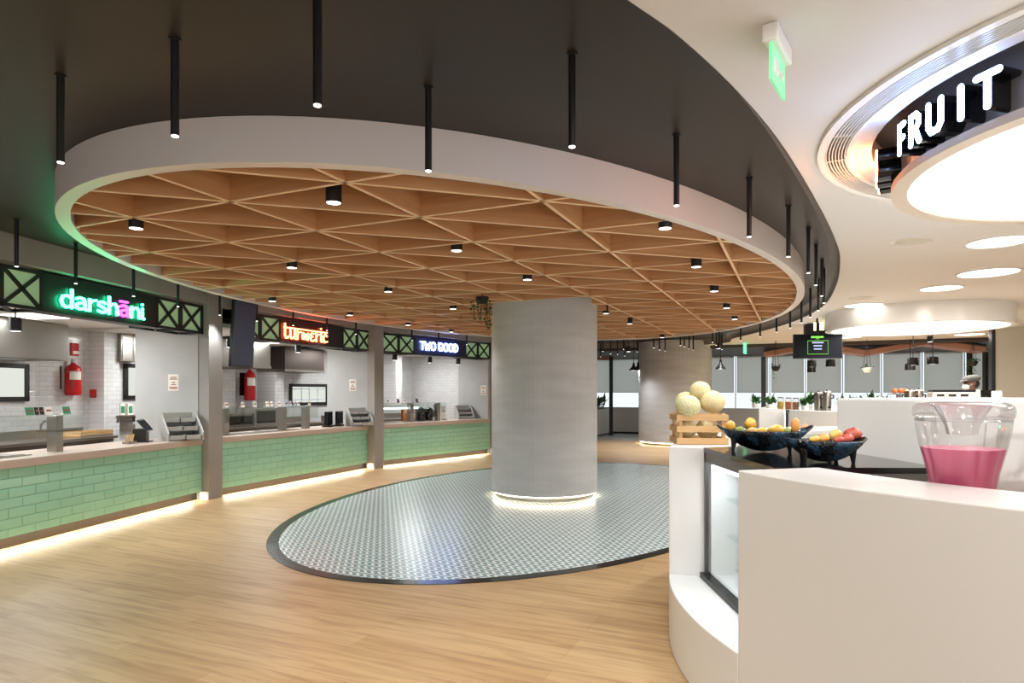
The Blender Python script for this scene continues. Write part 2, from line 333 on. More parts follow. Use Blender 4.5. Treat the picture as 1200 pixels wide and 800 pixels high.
# ================================================================== STRUCTURE
ZD = 3.10; ZW = 2.95; ZR = 2.84
def circ(c, r, n=64): return [(c[0]+r*math.cos(2*PI*i/n), c[1]+r*math.sin(2*PI*i/n)) for i in range(n)]
def smooth_loop(pts, it=2):
    for _ in range(it):
        q = []
        for i in range(len(pts)):
            a, b = Vector(pts[i]), Vector(pts[(i+1) % len(pts)]); q += [a*.75+b*.25, a*.25+b*.75]
        pts = q
    return pts
# floor
struct(MB().b2(-11, 19, -4, 30, -.1, 0).build('floor', 'floor'))
def fit_loop(pix, h, ax_a, ax_b, order=3):
    """smooth closed outline through the rim points, in the canopy's own axes"""
    import numpy as np
    th, rr = [], []
    for px, py in pix:
        a, b = loc_ab(P(px, py, EYE-h)); th.append(math.atan2(b/ax_b, a/ax_a)); rr.append(math.hypot(a/ax_a, b/ax_b))
    th = np.array(th); rr = np.array(rr)
    A = np.array([[1]+[f(k*t) for k in range(1, order+1) for f in (math.cos, math.sin)] for t in th])
    reg = np.diag([0]+[.05*k*k for k in range(1, order+1) for _ in (0, 1)])
    co = np.linalg.solve(A.T@A+reg, A.T@rr)
    def r(t): return float(np.dot(co, [1]+[f(k*t) for k in range(1, order+1) for f in (math.cos, math.sin)]))
    return r
DISC = [(70,250),(75,235),(90,222.5),(110,213),(135,205),(172.5,197.5),(210,193),(260,190.5),(310,189),(357.5,189.5),(415,192.5),(490,198.25),(540,203.75),(590,212),(620,217),(680,228),(740,243),(800,258.6),(860,279.6),(920,310.5),(938,325.5),(946,337.5),(945,346.7),(940,353.3),(926.7,363.3),(910,371.7),(886.7,379),(866.7,384),(836.7,390),(800,394.7),(75,270),(85,282.5),(105,297.5),(135,310),(170,320),(200,327),(240,340),(280,352),(330,362.4),(380,371.6),(440,381.2),(486.7,386.7),(533.3,391.3),(573,394.8),(690,398)]
TILE = [(310,637.5),(315,627.5),(340,607.5),(390,585.5),(450,568.75),(505,557.5),(575,548.25),(315,650),(340,665),(390,678),(440,683),(490,684.75),(540,683.75),(590,681),(635,676.25),(710,665),(782.5,647.5),(702.5,542),(735,542.5),(785,545.75)]
rD = fit_loop(DISC, -(EYE-ZR)*-1 if False else EYE-ZR, 6.49, 3.74); rT = fit_loop(TILE, EYE, 4.83, 2.88)
def oval(r, ax, bx, d=0, n=160):
    out = []
    for i in range(n):
        t = 2*PI*i/n; k = r(t); a, b = ax*math.cos(t)*k, bx*math.sin(t)*k
        nn = Vector((math.cos(t)/ax, math.sin(t)/bx)).normalized(); out.append(ell(a-nn.x*d, b-nn.y*d))
    return out
# oval tile inlay with black border
tl = oval(rT, 4.83, 2.88); ti = oval(rT, 4.83, 2.88, .12)
struct(MB().prism(ti, .0005, .004).build('floor', 'chev'))
struct(MB().band(tl, [p for p in ti], .0005, .005).build('trim_1', 'border'))
# dark recessed ceiling
edge = [(-6.81,2.99),(-6.46,3.13),(-5.84,3.31),(-5.06,3.48),(-3.77,3.69),(-2.54,3.86),(-1.47,3.96),(.34,4.01),(2.6,3.91),(4.89,3.42),(6.92,2.66),(8.44,2.0),(9.6,1.8),(10.3,.9),(10.48,-.4),(10.48,-2.5),(10.48,-8)]
near = [(-9.3,-8),(-9.4,-.5),(-9.0,1.2),(-8.2,2.2),(-7.3,2.78)]
hole = []
ctrl = near+edge
for i in range(len(ctrl)-1):
    p0, p1, p2, p3 = (Vector(ctrl[max(0, min(len(ctrl)-1, i+j))]) for j in (-1, 0, 1, 2))
    for s in range(5):
        t = s/5; q = .5*((2*p1)+(p2-p0)*t+(2*p0-5*p1+4*p2-p3)*t*t+(3*p1-p0-3*p2+p3)*t**3); hole.append(ell(q.x, q.y))
hole.append(ell(*ctrl[-1]))
struct(MB().poly([(-12, -4, ZD), (-12, 30, ZD), (12, 30, ZD), (12, -4, ZD)]) and MB().b2(-12, 10, -4, 30, ZD, ZD+.1).build('ceiling', 'darkceil'))
def ceil_z(v):
    if v.y > wl(v.x): return 2.86
    ins = False; n = len(hole)
    for i in range(n):
        p, q = hole[i], hole[(i+1) % n]
        if (p.y > v.y) != (q.y > v.y) and v.x < (q.x-p.x)*(v.y-p.y)/(q.y-p.y)+p.x: ins = not ins
    return ZD if ins else ZW
def wl(X): return 21.5-.445*X
# rounded lip around the recess
m = MB(); prof = [(0, ZW-.004), (-.004, ZW), (-.004, ZW+.05), (-.02, ZW+.09), (-.055, ZW+.125), (-.11, ZD-.002)]
hp = []
for i, p in enumerate(hole):
    a = hole[max(0, i-1)]; b = hole[min(len(hole)-1, i+1)]; t = (b-a).normalized(); nn = Vector((-t.y, t.x, 0))
    if nn.dot(ell(0, 0)-p) < 0: nn = -nn
    hp.append([m.bm.verts.new((p.x-nn.x*o, p.y-nn.y*o, z)) for o, z in prof])
for r0, r1 in zip(hp[:-1], hp[1:]):
    for j in range(len(prof)-1): m.bm.faces.new((r0[j], r0[j+1], r1[j+1], r1[j]))
struct(m.build('trim_2', 'lip', smooth=True))
# white ceiling with the oval opening and the round recess over the kiosk
KD = Vector((3.27, 3.08, 0)); RH = 1.345
def wl(X): return 21.5-.445*X
outer = [(-12, -4), (19, -4), (19, wl(19)), (-12, wl(-12))]
struct(fill_shape([outer, [(p.x, p.y) for p in hole], circ(KD, RH)], ZW, 'ceiling', 'whiteceil'))
struct(MB().ring(KD, RH, RH+.05, 0, 360, ZW+.001, 3.34, 64).build('ceiling', 'whiteceil', smooth=True))
struct(MB().prism(circ(KD, RH+.05), 3.34, 3.38).build('ceiling', 'whiteceil'))
# dark bulkhead zone between the white ceiling and the windows
def win(X, z): return Vector((X, 26.18-.445*X, z))
m = MB(); m.prism([(-6, wl(-6)), (19, wl(19)), (19, win(19, 0).y+.4), (-6, win(-6, 0).y+.4)], 2.86, 3.09); struct(m.build('ceiling', 'bulkhead'))
# window wall: sill board, frosted panes, mullions
WR = math.atan2(-.445, 1); dX = 1.03; X0 = 7.91-7*dX
def wbox(m, Xa, Xb, z0, z1, off, th):
    a, b = win(Xa, 0), win(Xb, 0); c = (a+b)/2; nn = Vector((math.sin(WR)*-1, math.cos(WR), 0)); c = c+nn*off
    m.box((c.x, c.y, (z0+z1)/2), ((b-a).length, th, z1-z0), rz=WR)
m = MB(); wbox(m, X0-2.5, 19, 0, 1.0, .06, .12); struct(m.build('wall_back', 'spandrel'))
m = MB(); wbox(m, X0-2.5, 19, 2.84, 3.1, .1, .1); struct(m.build('trim_3', 'bulkhead'))
m = MB(); wbox(m, X0-2.5, 19, .0, .07, -.012, .02); struct(m.build('baseboard_back', 'black'))
for i in range(-2, 16):
    xa = X0+dX*i; m = MB(); wbox(m, xa+.012, xa+dX-.012, 1.0, 2.86, .12, .02); p = struct(m.build('window_%d' % (i+3), 'winlit'))
    m = MB(); wbox(m, xa-.012, xa+.012, 1.0, 2.86, .07, .08); m.build('window_frame', 'mull', p)
# pale tile strip in front of the windows
def wo(X, off): v = win(X, 0); return (v.x+math.sin(WR)*off, v.y-math.cos(WR)*off)
struct(MB().prism([wo(2.0, 0), wo(2.0, 3.0), wo(19, 3.0), wo(19, 0)], .0005, .004).build('floor', 'palefloor'))
struct(MB().box((13.2, 12.66, 1.5), (6, .2, 3.0), rz=-GA).build('wall_right', 'wall'))
struct(MB().box((10.42, 13.9, 1.5), (.06, .26, 3.0), rz=-GA).build('trim_4', 'black'))
struct(MB().b2(18.9, 19.1, -4, 30, 0, 3.1).build('wall_right', 'wall'))

# ================================================================== SHOPFRONT
class Stall:
    def __init__(s, O, d, name):
        s.O = Vector((*O, 0)); s.d = Vector((*d, 0)).normalized(); s.n = Vector((-s.d.y, s.d.x, 0)); s.rz = math.atan2(s.d.y, s.d.x); s.name = name
    def w(s, x, y, z=0): v = s.O+s.d*x+s.n*y; return Vector((v.x, v.y, z))
    def px(s, px, y, py=None):
        """local x (and z) where the pixel column meets the plane y"""
        k = (px-600)/FPX; o = s.O+s.n*y; x = (k*o.y-o.x)/(s.d.x-k*s.d.y)
        if py is None: return x
        return x, EYE-(py-HY)*(o.y+s.d.y*x)/FPX
def ypx(S, px, x):
    k = (px-600)/FPX; o = S.O+S.d*x; return (k*o.y-o.x)/(S.n.x-k*S.n.y)
S1 = Stall((-4.58, 9.3), (.159, .987), 'green lit'); S2 = Stall((-2.99, 13.2), (.37, .929), 'red lit'); S3 = Stall((-.63, 16.37), (.613, .79), 'blue lit')
STALLS = (S1, S2, S3)
def sobj(S, m, name, mt, y=0, **k):                       # a mesh in stall coordinates
    return m.build(name, mt, loc=S.O, rz=S.rz, **k)
def pillar(FL, d, w, dep, label):
    d = Vector((*d, 0)).normalized(); n = Vector((-d.y, d.x, 0)); FL = Vector((*FL, 0))
    t = thing('pillar', label, 'pillar', FL, math.atan2(d.y, d.x), 'grey pillars between the food stalls')
    MB().b2(0, w, 0, dep, 0, 3.1).build('shaft', 'plasterd', t, bevel=.006)
    MB().b2(-.02, .01, .004, .14, 0, .12).build('plinth', 'white', t)
pillar((-4.385, 9.26), (.265, .964), .28, .2, 'grey plaster pillar between the green sign stall and the red sign stall')
pillar((-2.79, 12.99), (.496, .868), .28, .2, 'grey plaster pillar between the red sign stall and the white lettered stall')
pillar((-.52, 16.42), (.66, .75), .3, .16, 'grey plaster pillar behind the round column at the end of the stalls')
LEN = {S1: 4.6, S2: 3.95, S3: 3.78}
for S in STALLS:
    ln = LEN[S]; hi = .02 if S is not S1 else .02
    # wall above the opening, kitchen shell
    struct(sobj(S, MB().b2(-ln, .04, -.19, .06, 2.835, 3.1), 'wall_left', 'plasterd'))
    struct(sobj(S, MB().b2(-ln, .1, 2.8, 2.9, 0, 3.1), 'wall_back', 'whitetile'))
    struct(sobj(S, MB().b2(-ln, .1, .14, 2.8, 2.56, 2.62), 'ceiling', 'whiteceil'))
    struct(sobj(S, MB().b2(0, .1, -.02, 1.0, 0, 2.56), 'wall_left', 'plaster'))
struct(sobj(S1, MB().b2(-12, -4.6, -.19, .06, 0, 3.1), 'wall_left', 'plasterd'))
struct(MB().prism([(-.3, 16.6), (-.1, 16.55), (.4, 26.2), (.2, 26.2)], 0, 3.1).build('wall_left', 'plaster'))

# ================================================================== COLUMNS
def column(c, r, label):
    t = thing('column', label, 'column', (c[0], c[1], 0), 0)
    MB().lathe([(r, .085), (r, 3.08)], n=96, close=True).build('cladding', 'column', t, smooth=True)
    MB().lathe([(r*.93, .0), (r*.93, .05), (r*.915, .052), (r*.915, .084)], n=96, close=True).build('base_ring', 'steel', t, smooth=True)
    MB().ring((0, 0), r*.94, r*.965, 0, 360, .068, .083, 96).build('led_strip', 'led', t)
column((.49, 9.75), .80, 'thick round grey ribbed column on the oval tile inlay, under the wooden canopy')
column((4.96, 19.5), 1.08, 'round grey column further back, beyond the melon crate')

# ================================================================== CANOPY
t = thing('ceiling_canopy', 'large oval white rimmed ceiling canopy filled with a triangular lattice of wooden fins', 'canopy', (CE.x, CE.y, ZR))
do = oval(rD, 6.49, 3.74); di = oval(rD, 6.49, 3.74, .09)
o = MB().band([p-CE for p in do], [p-CE for p in di], 0, ZD-ZR-.002).build('fascia', 'rim', t, smooth=True)
def inside_span(p, d):
    """parameter span of the line p + s d inside the rim"""
    poly = di; hits = []
    for i in range(len(poly)):
        a, b = poly[i], poly[(i+1) % len(poly)]; e = b-a; den = d.x*e.y-d.y*e.x
        if abs(den) < 1e-9: continue
        s = ((a.x-p.x)*e.y-(a.y-p.y)*e.x)/den; u = ((a.x-p.x)*d.y-(a.y-p.y)*d.x)/den
        if 0 <= u < 1: hits.append(s)
    return (min(hits), max(hits)) if len(hits) >= 2 else None
DA, DB, A0, B0 = .851, .974, -5.017, .02
fins = []
for k in range(-4, 5): fins.append((ell(0, B0+DB*k), AX))
for k in range(-3, 16): fins.append((ell(A0+DA*k, 0), BX))
cd = (AX*DA+BX*DB).normalized()
for k in range(-12, 13): fins.append((ell(A0+DA*(k+6), B0), cd))
for p, d in fins:
    sp = inside_span(p, d)
    if not sp or sp[1]-sp[0] < .3: continue
    c = p+d*(sp[0]+sp[1])/2-CE; ln = sp[1]-sp[0]
    f = MB().b2(-ln/2-.02, ln/2+.02, -.012, .012, .004, .235).build('fin', 'fin', t, loc=(c.x, c.y, .006), rz=math.atan2(d.y, d.x))
    MB().b2(-ln/2-.02, ln/2+.02, -.0125, .0125, 0, .0039).build('lit_edge', 'finlit', f)  # paler strip puts the light on the lower fin edges into colour
# down spots in the lattice
CS = [(391,238),(159.5,268),(342,314),(535,294),(455,342),(618,328),(531,362),(319,353),(410,369.5),(478,381),(529,389),(710,367.5),(738,379.5),(776,395.5),(779.5,268),(816,313),(837,341.5),(851.5,361),(861,374)]
CS.sort(key=lambda q: -q[1] if False else q[1])
c0 = None
for i, (px, py) in enumerate(CS):
    v = P(px, py, 2.80); lab = 'short black cylinder downlight in the wooden canopy, %s nearest the camera' % (ORD[i] if i else 'the very')
    if c0 is None:
        c0 = thing('canopy_downlight', lab, 'downlight', v, 0, 'black downlights in the wooden canopy')
        MB().lathe([(.048, .002), (.052, .0), (.052, .14), (.0, .14)], n=24).build('housing', 'black', c0, smooth=True)
        MB().cyl((0, 0, .14), (0, 0, .28), .006, n=8).build('stem', 'black', c0)
        MB().cyl((0, 0, .001), (0, 0, .012), .046, n=24).build('lens', 'tip', c0); o = c0
    else: o = dup(c0, v, label=lab)
    spot(o, (0, 0, -.02), L_CANSPOT, 110, .8)
# tube pendants around the canopy
PN = [(372,123),(205,159),(71,190),(502,200),(670.4,171.6),(792.8,240.6),(878,277.2),(923.9,300.6),(947.3,319.5),(956.3,333.9),(963,346.5),(965.6,354.9),(959,363.6),(949.7,371.4),(939.2,378),(926,384),(910,389),(890.8,394.2),(868,398.7)]
PL = [(19.4,312),(88.75,332),(156.5,347),(208.6,359),(257.5,369),(301,376),(343.5,381.2),(383,387),(417,391.5),(448,396.2),(482.7,398.7),(514,401),(547,403.6)]
PB = [(703.6,418),(706.6,411.6),(715.6,414.4),(723.6,415),(730.6,409),(732,417),(747,412),(766,407.4),(772.8,410),(779.4,411),(797.4,404.6),(802,406),(807.6,408.6),(812.4,410),(835,401),(839.4,404.4),(843,408),(846,409.5)]
proto = None
def pendant(px, py, lab, grp, lit):
    global proto
    v = P(px, py, 2.676); v.z = ZD
    if proto is None:
        proto = thing('tube_pendant', lab, 'pendant light', v, 0, grp)
        MB().cyl((0, 0, -.424), (0, 0, -.004), .0175, n=16).build('tube', 'black', proto, smooth=True)
        MB().cyl((0, 0, -.008), (0, 0, -.0005), .026, n=16).build('ceiling_cap', 'black', proto, smooth=True)
        MB().cyl((0, 0, -.428), (0, 0, -.42), .0145, n=16).build('lens', 'tip', proto); o = proto
    else: o = dup(proto, v, label=lab, group=grp)
    if lit: spot(o, (0, 0, -.45), L_SPOT*lit, 95, .9)
for i, q in enumerate(PN): pendant(*q, (['largest black tube pendant, cut by the top edge of the photo', 'second largest black tube pendant, left of the largest', 'black tube pendant at the left tip of the canopy', 'black tube pendant crossing the middle of the canopy fascia', 'black tube pendant hanging clear above the canopy, right of centre', 'black tube pendant crossing the right part of the canopy fascia'][i] if i < 6 else 'black tube pendant along the right curve of the canopy, %s from the front' % ORD[i-6]), 'tube pendants on the near and right side of the canopy', 1)
for i, q in enumerate(PL): pendant(*q, 'black tube pendant between the canopy and the stalls, %s from the left' % ORD[i], 'tube pendants along the stalls', 1)
for i, q in enumerate(sorted(PB)): pendant(*q, 'small far black tube pendant beyond the canopy, %s from the left' % ORD[i], 'tube pendants beyond the canopy', 0)

# ================================================================== WHITE CEILING FITTINGS
def ceil_disc(c, r, lab, i, e=1):
    t = thing('ceiling_downlight', lab, 'ceiling light', (c.x, c.y, ZW), 0, 'round lit panels in the white ceiling')
    MB().ring((0, 0), r, r+.02, 0, 360, -.012, .001, 40).build('trim_ring', 'white', t)
    MB().prism(circ((0, 0), r, 40), -.008, -.001).build('diffuser', 'disc', t)
    area(t, (0, 0, -.03), L_DISC*e, 2*r*.95, shape='DISK', col=(1, .95, .88))
for i, (px, py, wpx, lab) in enumerate([(1170, 284, 62, 'round lit ceiling panel nearest the drum sign'), (1158, 320, 60, 'round lit ceiling panel second below the drum sign'), (1103, 338, 42, 'round lit ceiling panel left of centre above the ring light'), (1012, 358, 40, 'round lit ceiling panel left of the ring light'), (1136, 392, 30, 'small far round lit ceiling panel under the ring light, right'), (994, 395, 28, 'small far round lit ceiling panel under the ring light, left')]):
    v = P(px, py, ZW-.01); ceil_disc(v, wpx/FPX*v.y/2, lab, i, .015 if px == 1012 else 1)
for c, lab in [((-3.5, -1.5), 'behind the camera on the left'), ((.8, -1.2), 'right behind the camera'), ((4.2, -.8), 'behind the camera on the right'), ((6.5, 3.6), 'right of the drum sign, outside the picture'), ((7.5, 7.5), 'far right, outside the picture'), ((1.0, 1.75), 'above the near edge of the fruit counter')]:
    ceil_disc(Vector((*c, 0)), .3, 'added unseen round lit ceiling panel '+lab, 0, .45 if 'near edge' in lab else 1)  # extra panels out of view, added to brighten the room and counter
for px, py, r, lab in ((1067, 283, .16, 'round ceiling speaker grille left of the lit panels'), (1010, 349, .15, 'small round ceiling speaker grille above the far lit panel')):
    v = P(px, py, ZW-.003); t = thing('ceiling_speaker', lab, 'speaker', (v.x, v.y, ZW), 0)
    MB().ring((0, 0), r, r+.015, 0, 360, -.008, .001).build('frame', 'white', t)
    g = MB()
    for k in range(5): g.ring((0, 0), r*(k+.15)/5, r*(k+.75)/5, 0, 360, -.006, -.001)
    g.build('grille', 'cream', t)
tp = Vector((-.2, 1.2, ZW)); t = thing('added_spotlight', 'added unseen white ceiling spotlight brightening the white block on the fruit counter, above the camera', 'spotlight', tp)  # unseen lamp, added to brighten the white block
ad = (Vector((2.05, 3.2, 1.36))-(tp+Vector((0, 0, -.13)))).normalized()
MB().cyl((0, 0, -.03), (0, 0, -.001), .05).build('base', 'white', t); MB().cyl((0, 0, -.12), (0, 0, -.03), .012).build('stem', 'white', t)
MB().cyl(Vector((0, 0, -.13))-ad*.06, Vector((0, 0, -.13))+ad*.08, .045).build('head', 'white', t, smooth=True); MB().cyl(Vector((0, 0, -.13))+ad*.081, Vector((0, 0, -.13))+ad*.084, .04).build('lens', 'tip', t)
sl = spot(t, Vector((0, 0, -.13))+ad*.1, 150, 27, .6, r=.06); sl.rotation_euler = ad.to_track_quat('-Z', 'Y').to_euler()
# curved slot grille around the recess
t = thing('air_grille', 'curved white slot air grille ringing the round recess above the drum sign', 'air grille', (KD.x, KD.y, ZW))
MB().ring((0, 0), 1.47, 1.60, 0, 360, -.004, -.0005, 96).build('backing', 'black', t)
m = MB()
for k in range(7): m.ring((0, 0), 1.478+.0165*k, 1.483+.0165*k, 0, 360, -.016, -.0035, 96)
for k in range(24): m.box((1.535*math.cos(2*PI*k/24), 1.535*math.sin(2*PI*k/24), -.008), (.12, .008, .007), rz=2*PI*k/24)
m.build('slats', 'white', t)
MB().ring((0, 0), 1.585, 1.625, 0, 360, -.02, -.0005, 96).build('outer_frame', 'white', t); MB().ring((0, 0), 1.455, 1.475, 0, 360, -.02, -.0005, 96).build('inner_frame', 'white', t)
# cove glow in the recess
# ================================================================== STALLS
GL = {
 'd': ([[(.85, 0), (.85, 1.55)], [(.85, .75), (.7, .93), (.45, 1), (.2, .88), (.08, .5), (.2, .12), (.45, 0), (.7, .08), (.85, .28)]], 1.05),
 'a': ([[(.14, .86), (.4, 1), (.68, .92), (.78, .66), (.78, .1), (.9, 0)], [(.78, .56), (.42, .55), (.14, .4), (.13, .12), (.42, 0), (.7, .1), (.78, .25)]], 1.0),
 'r': ([[(.14, 1), (.14, 0)], [(.14, .6), (.3, .9), (.62, 1)]], .72),
 's': ([[(.68, .86), (.45, 1), (.16, .9), (.14, .64), (.42, .5), (.7, .36), (.68, .1), (.4, 0), (.1, .12)]], .85),
 'h': ([[(.14, 1.55), (.14, 0)], [(.14, .62), (.36, .94), (.64, .98), (.8, .7), (.8, 0)]], .98),
 'n': ([[(.14, 1), (.14, 0)], [(.14, .62), (.36, .94), (.64, .98), (.8, .7), (.8, .06), (.92, 0)]], 1.0),
 'i': ([[(.14, 1), (.14, .06), (.28, 0)], [(.14, 1.36), (.141, 1.4)]], .4),
 'T': ([[(.02, 1), (.54, 1)], [(.28, 1), (.28, 0)]], .66),
 'W': ([[(.0, 1), (.16, 0), (.36, .72), (.56, 0), (.72, 1)]], .92),
 'O': ([[(.27, 1), (.08, .93), (.0, .75), (.0, .25), (.08, .07), (.27, 0), (.46, .07), (.54, .25), (.54, .75), (.46, .93), (.27, 1)]], .76),
 'G': ([[(.54, .74), (.46, .93), (.27, 1), (.08, .93), (.0, .75), (.0, .25), (.08, .07), (.27, 0), (.46, .07), (.54, .25), (.54, .42), (.3, .42)]], .80),
 'D': ([[(.04, 1), (.26, 1), (.46, .86), (.54, .6), (.54, .4), (.46, .14), (.26, 0), (.04, 0), (.04, 1)]], .76),
 ' ': ([], .34)}
# hanging letters under a head bar, for the red sign
TG = {
 't': ([[(.34, 1.34), (.34, .22), (.46, .02), (.68, .04), (.78, .2)]], .9), 'u': ([[(.1, 1), (.1, .24), (.24, .02), (.46, .08), (.62, .34)], [(.62, 1), (.62, .1), (.74, .0)]], .86),
 'r': ([[(.12, 1), (.12, 0)], [(.12, .44), (.3, .7), (.56, .72)]], .66), 'm': ([[(.14, .1), (.06, .4), (.2, .68), (.4, .56), (.4, .1), (.62, .5), (.8, .68), (.92, .4), (.78, .06), (.62, .16)]], 1.04),
 'e': ([[(.58, .74), (.28, .78), (.12, .6), (.4, .42), (.1, .28), (.16, .04), (.44, -.02), (.66, .14)]], .76), 'i': ([[(.12, 1), (.12, .06), (.26, 0)], [(.12, 1.3), (.121, 1.34)]], .36),
 'c': ([[(.6, .62), (.4, .76), (.14, .6), (.1, .24), (.3, 0), (.62, .1)], [(.36, 1), (.36, .76)]], .72)}
emg = emis('sign green glow', (.03, 1, .40), 16); emp = emis('sign pink glow', (.9, .07, .72), 3.2); emr = emis('sign red glow', (1, .11, .035), 15); emb = emis('sign white blue glow', (.32, .45, 1), 13)
hag = emis('halo green', (.0, .62, .24), 1.4); har = emis('halo red', (1, .07, .02), 1.1); hab = emis('halo blue', (.16, .24, 1), 1.0); hap = emis('halo pink', (.85, .05, .7), 1.0)
def band(S, x0, text, glyphs, tx0, tx1, zb, xh, sw, mt, label, bar=False, pinkat=None, halo=None, panel='panel'):
    t = thing('shop_sign', label, 'sign', S.w(0, 0, 2.40), S.rz)
    MB().b2(-2.62, -.95, -.10, .10, 0, .41).build('sign_panel', panel, t)
    tot = sum(glyphs[c][1] for c in text); k = (tx1-tx0)/tot; x = tx0
    for j, c in enumerate(text):
        g, wd = glyphs[c]
        if g:
            m = MB()
            for ln in g: m.stroke([(q[0]*k, q[1]*xh) for q in ln], sw, lambda u, v, d, x=x: Vector((x+u, -.10-d, zb-2.40+v)), .012, .035)
            if pinkat == j: m.stroke([(.16*k, 1.36*xh), (.74*k, 1.36*xh)], sw*.9, lambda u, v, d, x=x: Vector((x+u, -.10-d, zb-2.40+v)), .012, .035)
            lo = m.build('letter', emp if pinkat == j else mt, t); m = MB()
            for ln in g: m.stroke([(q[0]*k, q[1]*xh) for q in ln], sw*1.35, lambda u, v, d, x=x: Vector((x+u, -.10-d, zb-2.40+v)), .004, .011)
            if pinkat == j: m.stroke([(.16*k, 1.36*xh), (.74*k, 1.36*xh)], sw*1.35, lambda u, v, d, x=x: Vector((x+u, -.10-d, zb-2.40+v)), .004, .011)
            m.build('halo_edge', hap if pinkat == j else halo, lo)
        x += wd*k
    if bar:
        m = MB(); m.stroke([(tx0+.05, xh), (tx1-.03, xh)], sw*.85, lambda u, v, d: Vector((u, -.10-d, zb-2.40+v)), .012, .036); lo = m.build('head_bar', mt, t); m = MB(); m.stroke([(tx0+.05, xh), (tx1-.03, xh)], sw*1.35, lambda u, v, d: Vector((u, -.10-d, zb-2.40+v)), .004, .0105); m.build('halo_edge', halo, lo)
    for a, b in ((-.95, -.475), (-.475, 0), (-3.57, -3.095), (-3.095, -2.62)):
        if b < x0: continue
        m = MB(); w = .035; y = -.085
        m.b2(a, b, y-.02, y+.02, 0, w); m.b2(a, b, y-.02, y+.02, .41-w, .41); m.b2(a, a+w*.8, y-.02, y+.02, 0, .41); m.b2(b-w*.8, b, y-.02, y+.02, 0, .41)
        L = math.hypot(b-a, .41); an = math.atan2(.41, b-a)
        for sg in (1, -1): m.box(((a+b)/2, y, .205), (L*.95, .03, .032), ry=-an*sg)
        m.b2(a, b, .28, .31, 0, .03); m.b2(a, a+.03, -.08, .3, 0, .03); m.b2(b-.03, b, -.08, .3, 0, .03); m.box(((a+b)/2, .11, .015), (math.hypot(b-a, .36), .025, .025), rz=math.atan2(.36, b-a))
        f = m.build('lattice_frame', 'black', t)
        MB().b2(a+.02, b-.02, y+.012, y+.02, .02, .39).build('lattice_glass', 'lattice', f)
def counter(S, x0, x1, label):
    t = thing('stall_counter', label, 'counter', S.w(0, 0, 0), S.rz)
    MB().b2(x0, x1, -.08, -.05, .12, .80).build('tile_panel', 'mint', t)
    MB().b2(x0, x1, .0, .66, .0, .12).build('kickboard', 'kick', t); MB().b2(x0, x1, -.02, .66, .14, .80).build('carcass', 'steeld', t)
    MB().b2(x0, x1, -.105, .72, .80, .885).build('worktop', 'slab', t, bevel=.006)
    MB().b2(x0+.03, x1-.12, -.048, -.03, .128, .138).build('led_strip', 'led', t)
    m = MB()
    for a, b in ((x0+.3, x0+1.1), (x0+1.2, x0+2.0)): m.b2(a, b, .12, .5, .886, .897)
    m.build('food_well', 'steel', t); m = MB()
    for a, b in ((x0+.34, x0+1.06), (x0+1.24, x0+1.96)):
        for q in range(3): m.b2(a+q*(b-a)/3+.01, a+(q+1)*(b-a)/3-.01, .15, .47, .898, .903)
    m.build('pan', 'steeld', t)
    area(t, ((x0+x1)/2, -.036, .126), 24, x1-x0-.2, .02, col=(1, .90, .70), rot=(R(-38), 0, 0))
counter(S1, -4.55, .0, 'long mint metro tiled counter below the green sign, nearest on the left')
counter(S2, -3.88, -.06, 'mint tiled counter with greige top below the red sign')
counter(S3, -3.72, .0, 'mint tiled counter below the white lettered sign, behind the round column')
YL_ = -.13
z1b, z1t = S1.px(77, YL_, 360.6)[1], S1.px(83.7, YL_, 337.5)[1]; z2b, z2t = S2.px(335, YL_, 396.5)[1], S2.px(335, YL_, 383.2)[1]; z3b, z3t = S3.px(494, YL_, 410.2)[1], S3.px(494, YL_, 399.4)[1]
band(S1, -5, 'darshani', GL, S1.px(71, YL_), S1.px(170.5, YL_), z1b+.012, (z1t-z1b-.03)/1.55, .025, emg, 'black stall sign with green lettering and one pink letter between lattice bays', pinkat=5, halo=hag)
band(S2, -4, 'turmeric', TG, S2.px(331, YL_), S2.px(384.5, YL_), z2b+.01, z2t-z2b-.012, .021, emr, 'black stall sign with red glowing lettering hung from a head bar', bar=True, halo=har)
band(S3, -4, 'TWO GOOD', GL, S3.px(493, YL_), S3.px(538, YL_), z3b+.018, z3t-z3b-.030, .020, emb, 'dark stall sign with blue glow put into its panel colour and condensed white glowing capitals', halo=hab, panel=mat('panel tinted by sign glow', (26, 30, 64), .42))  # panel colour shifted to blue to carry the glow of the letters
# kitchen shell joints
def quadwall(a, b, h=3.1, th=.08, m='whitetile', name='wall_back'):
    a, b = Vector(a), Vector(b); d = (b-a); c = (a+b)/2
    struct(MB().box((0, 0, h/2), (d.length, th, h)).build(name, m, loc=(c.x, c.y, 0), rz=math.atan2(d.y, d.x)))
quadwall(S1.w(.05, 2.85), S2.w(-LEN[S2], 2.85)); quadwall(S2.w(.05, 2.85), S3.w(-LEN[S3], 2.85)); quadwall(S3.w(.06, 1.0), S3.w(.06, 2.86))
quadwall(S1.w(-4.6, .1), S1.w(-4.6, 2.9))
m = MB(); m.poly([S1.w(.05, .9, 2.6), S1.w(.05, 2.85, 2.6), S2.w(-LEN[S2], 2.85, 2.6), S2.w(-LEN[S2], .9, 2.6)]); struct(m.build('ceiling', 'whiteceil'))
m = MB(); m.poly([S2.w(.05, .9, 2.6), S2.w(.05, 2.85, 2.6), S3.w(-LEN[S3], 2.85, 2.6), S3.w(-LEN[S3], .9, 2.6)]); struct(m.build('ceiling', 'whiteceil'))
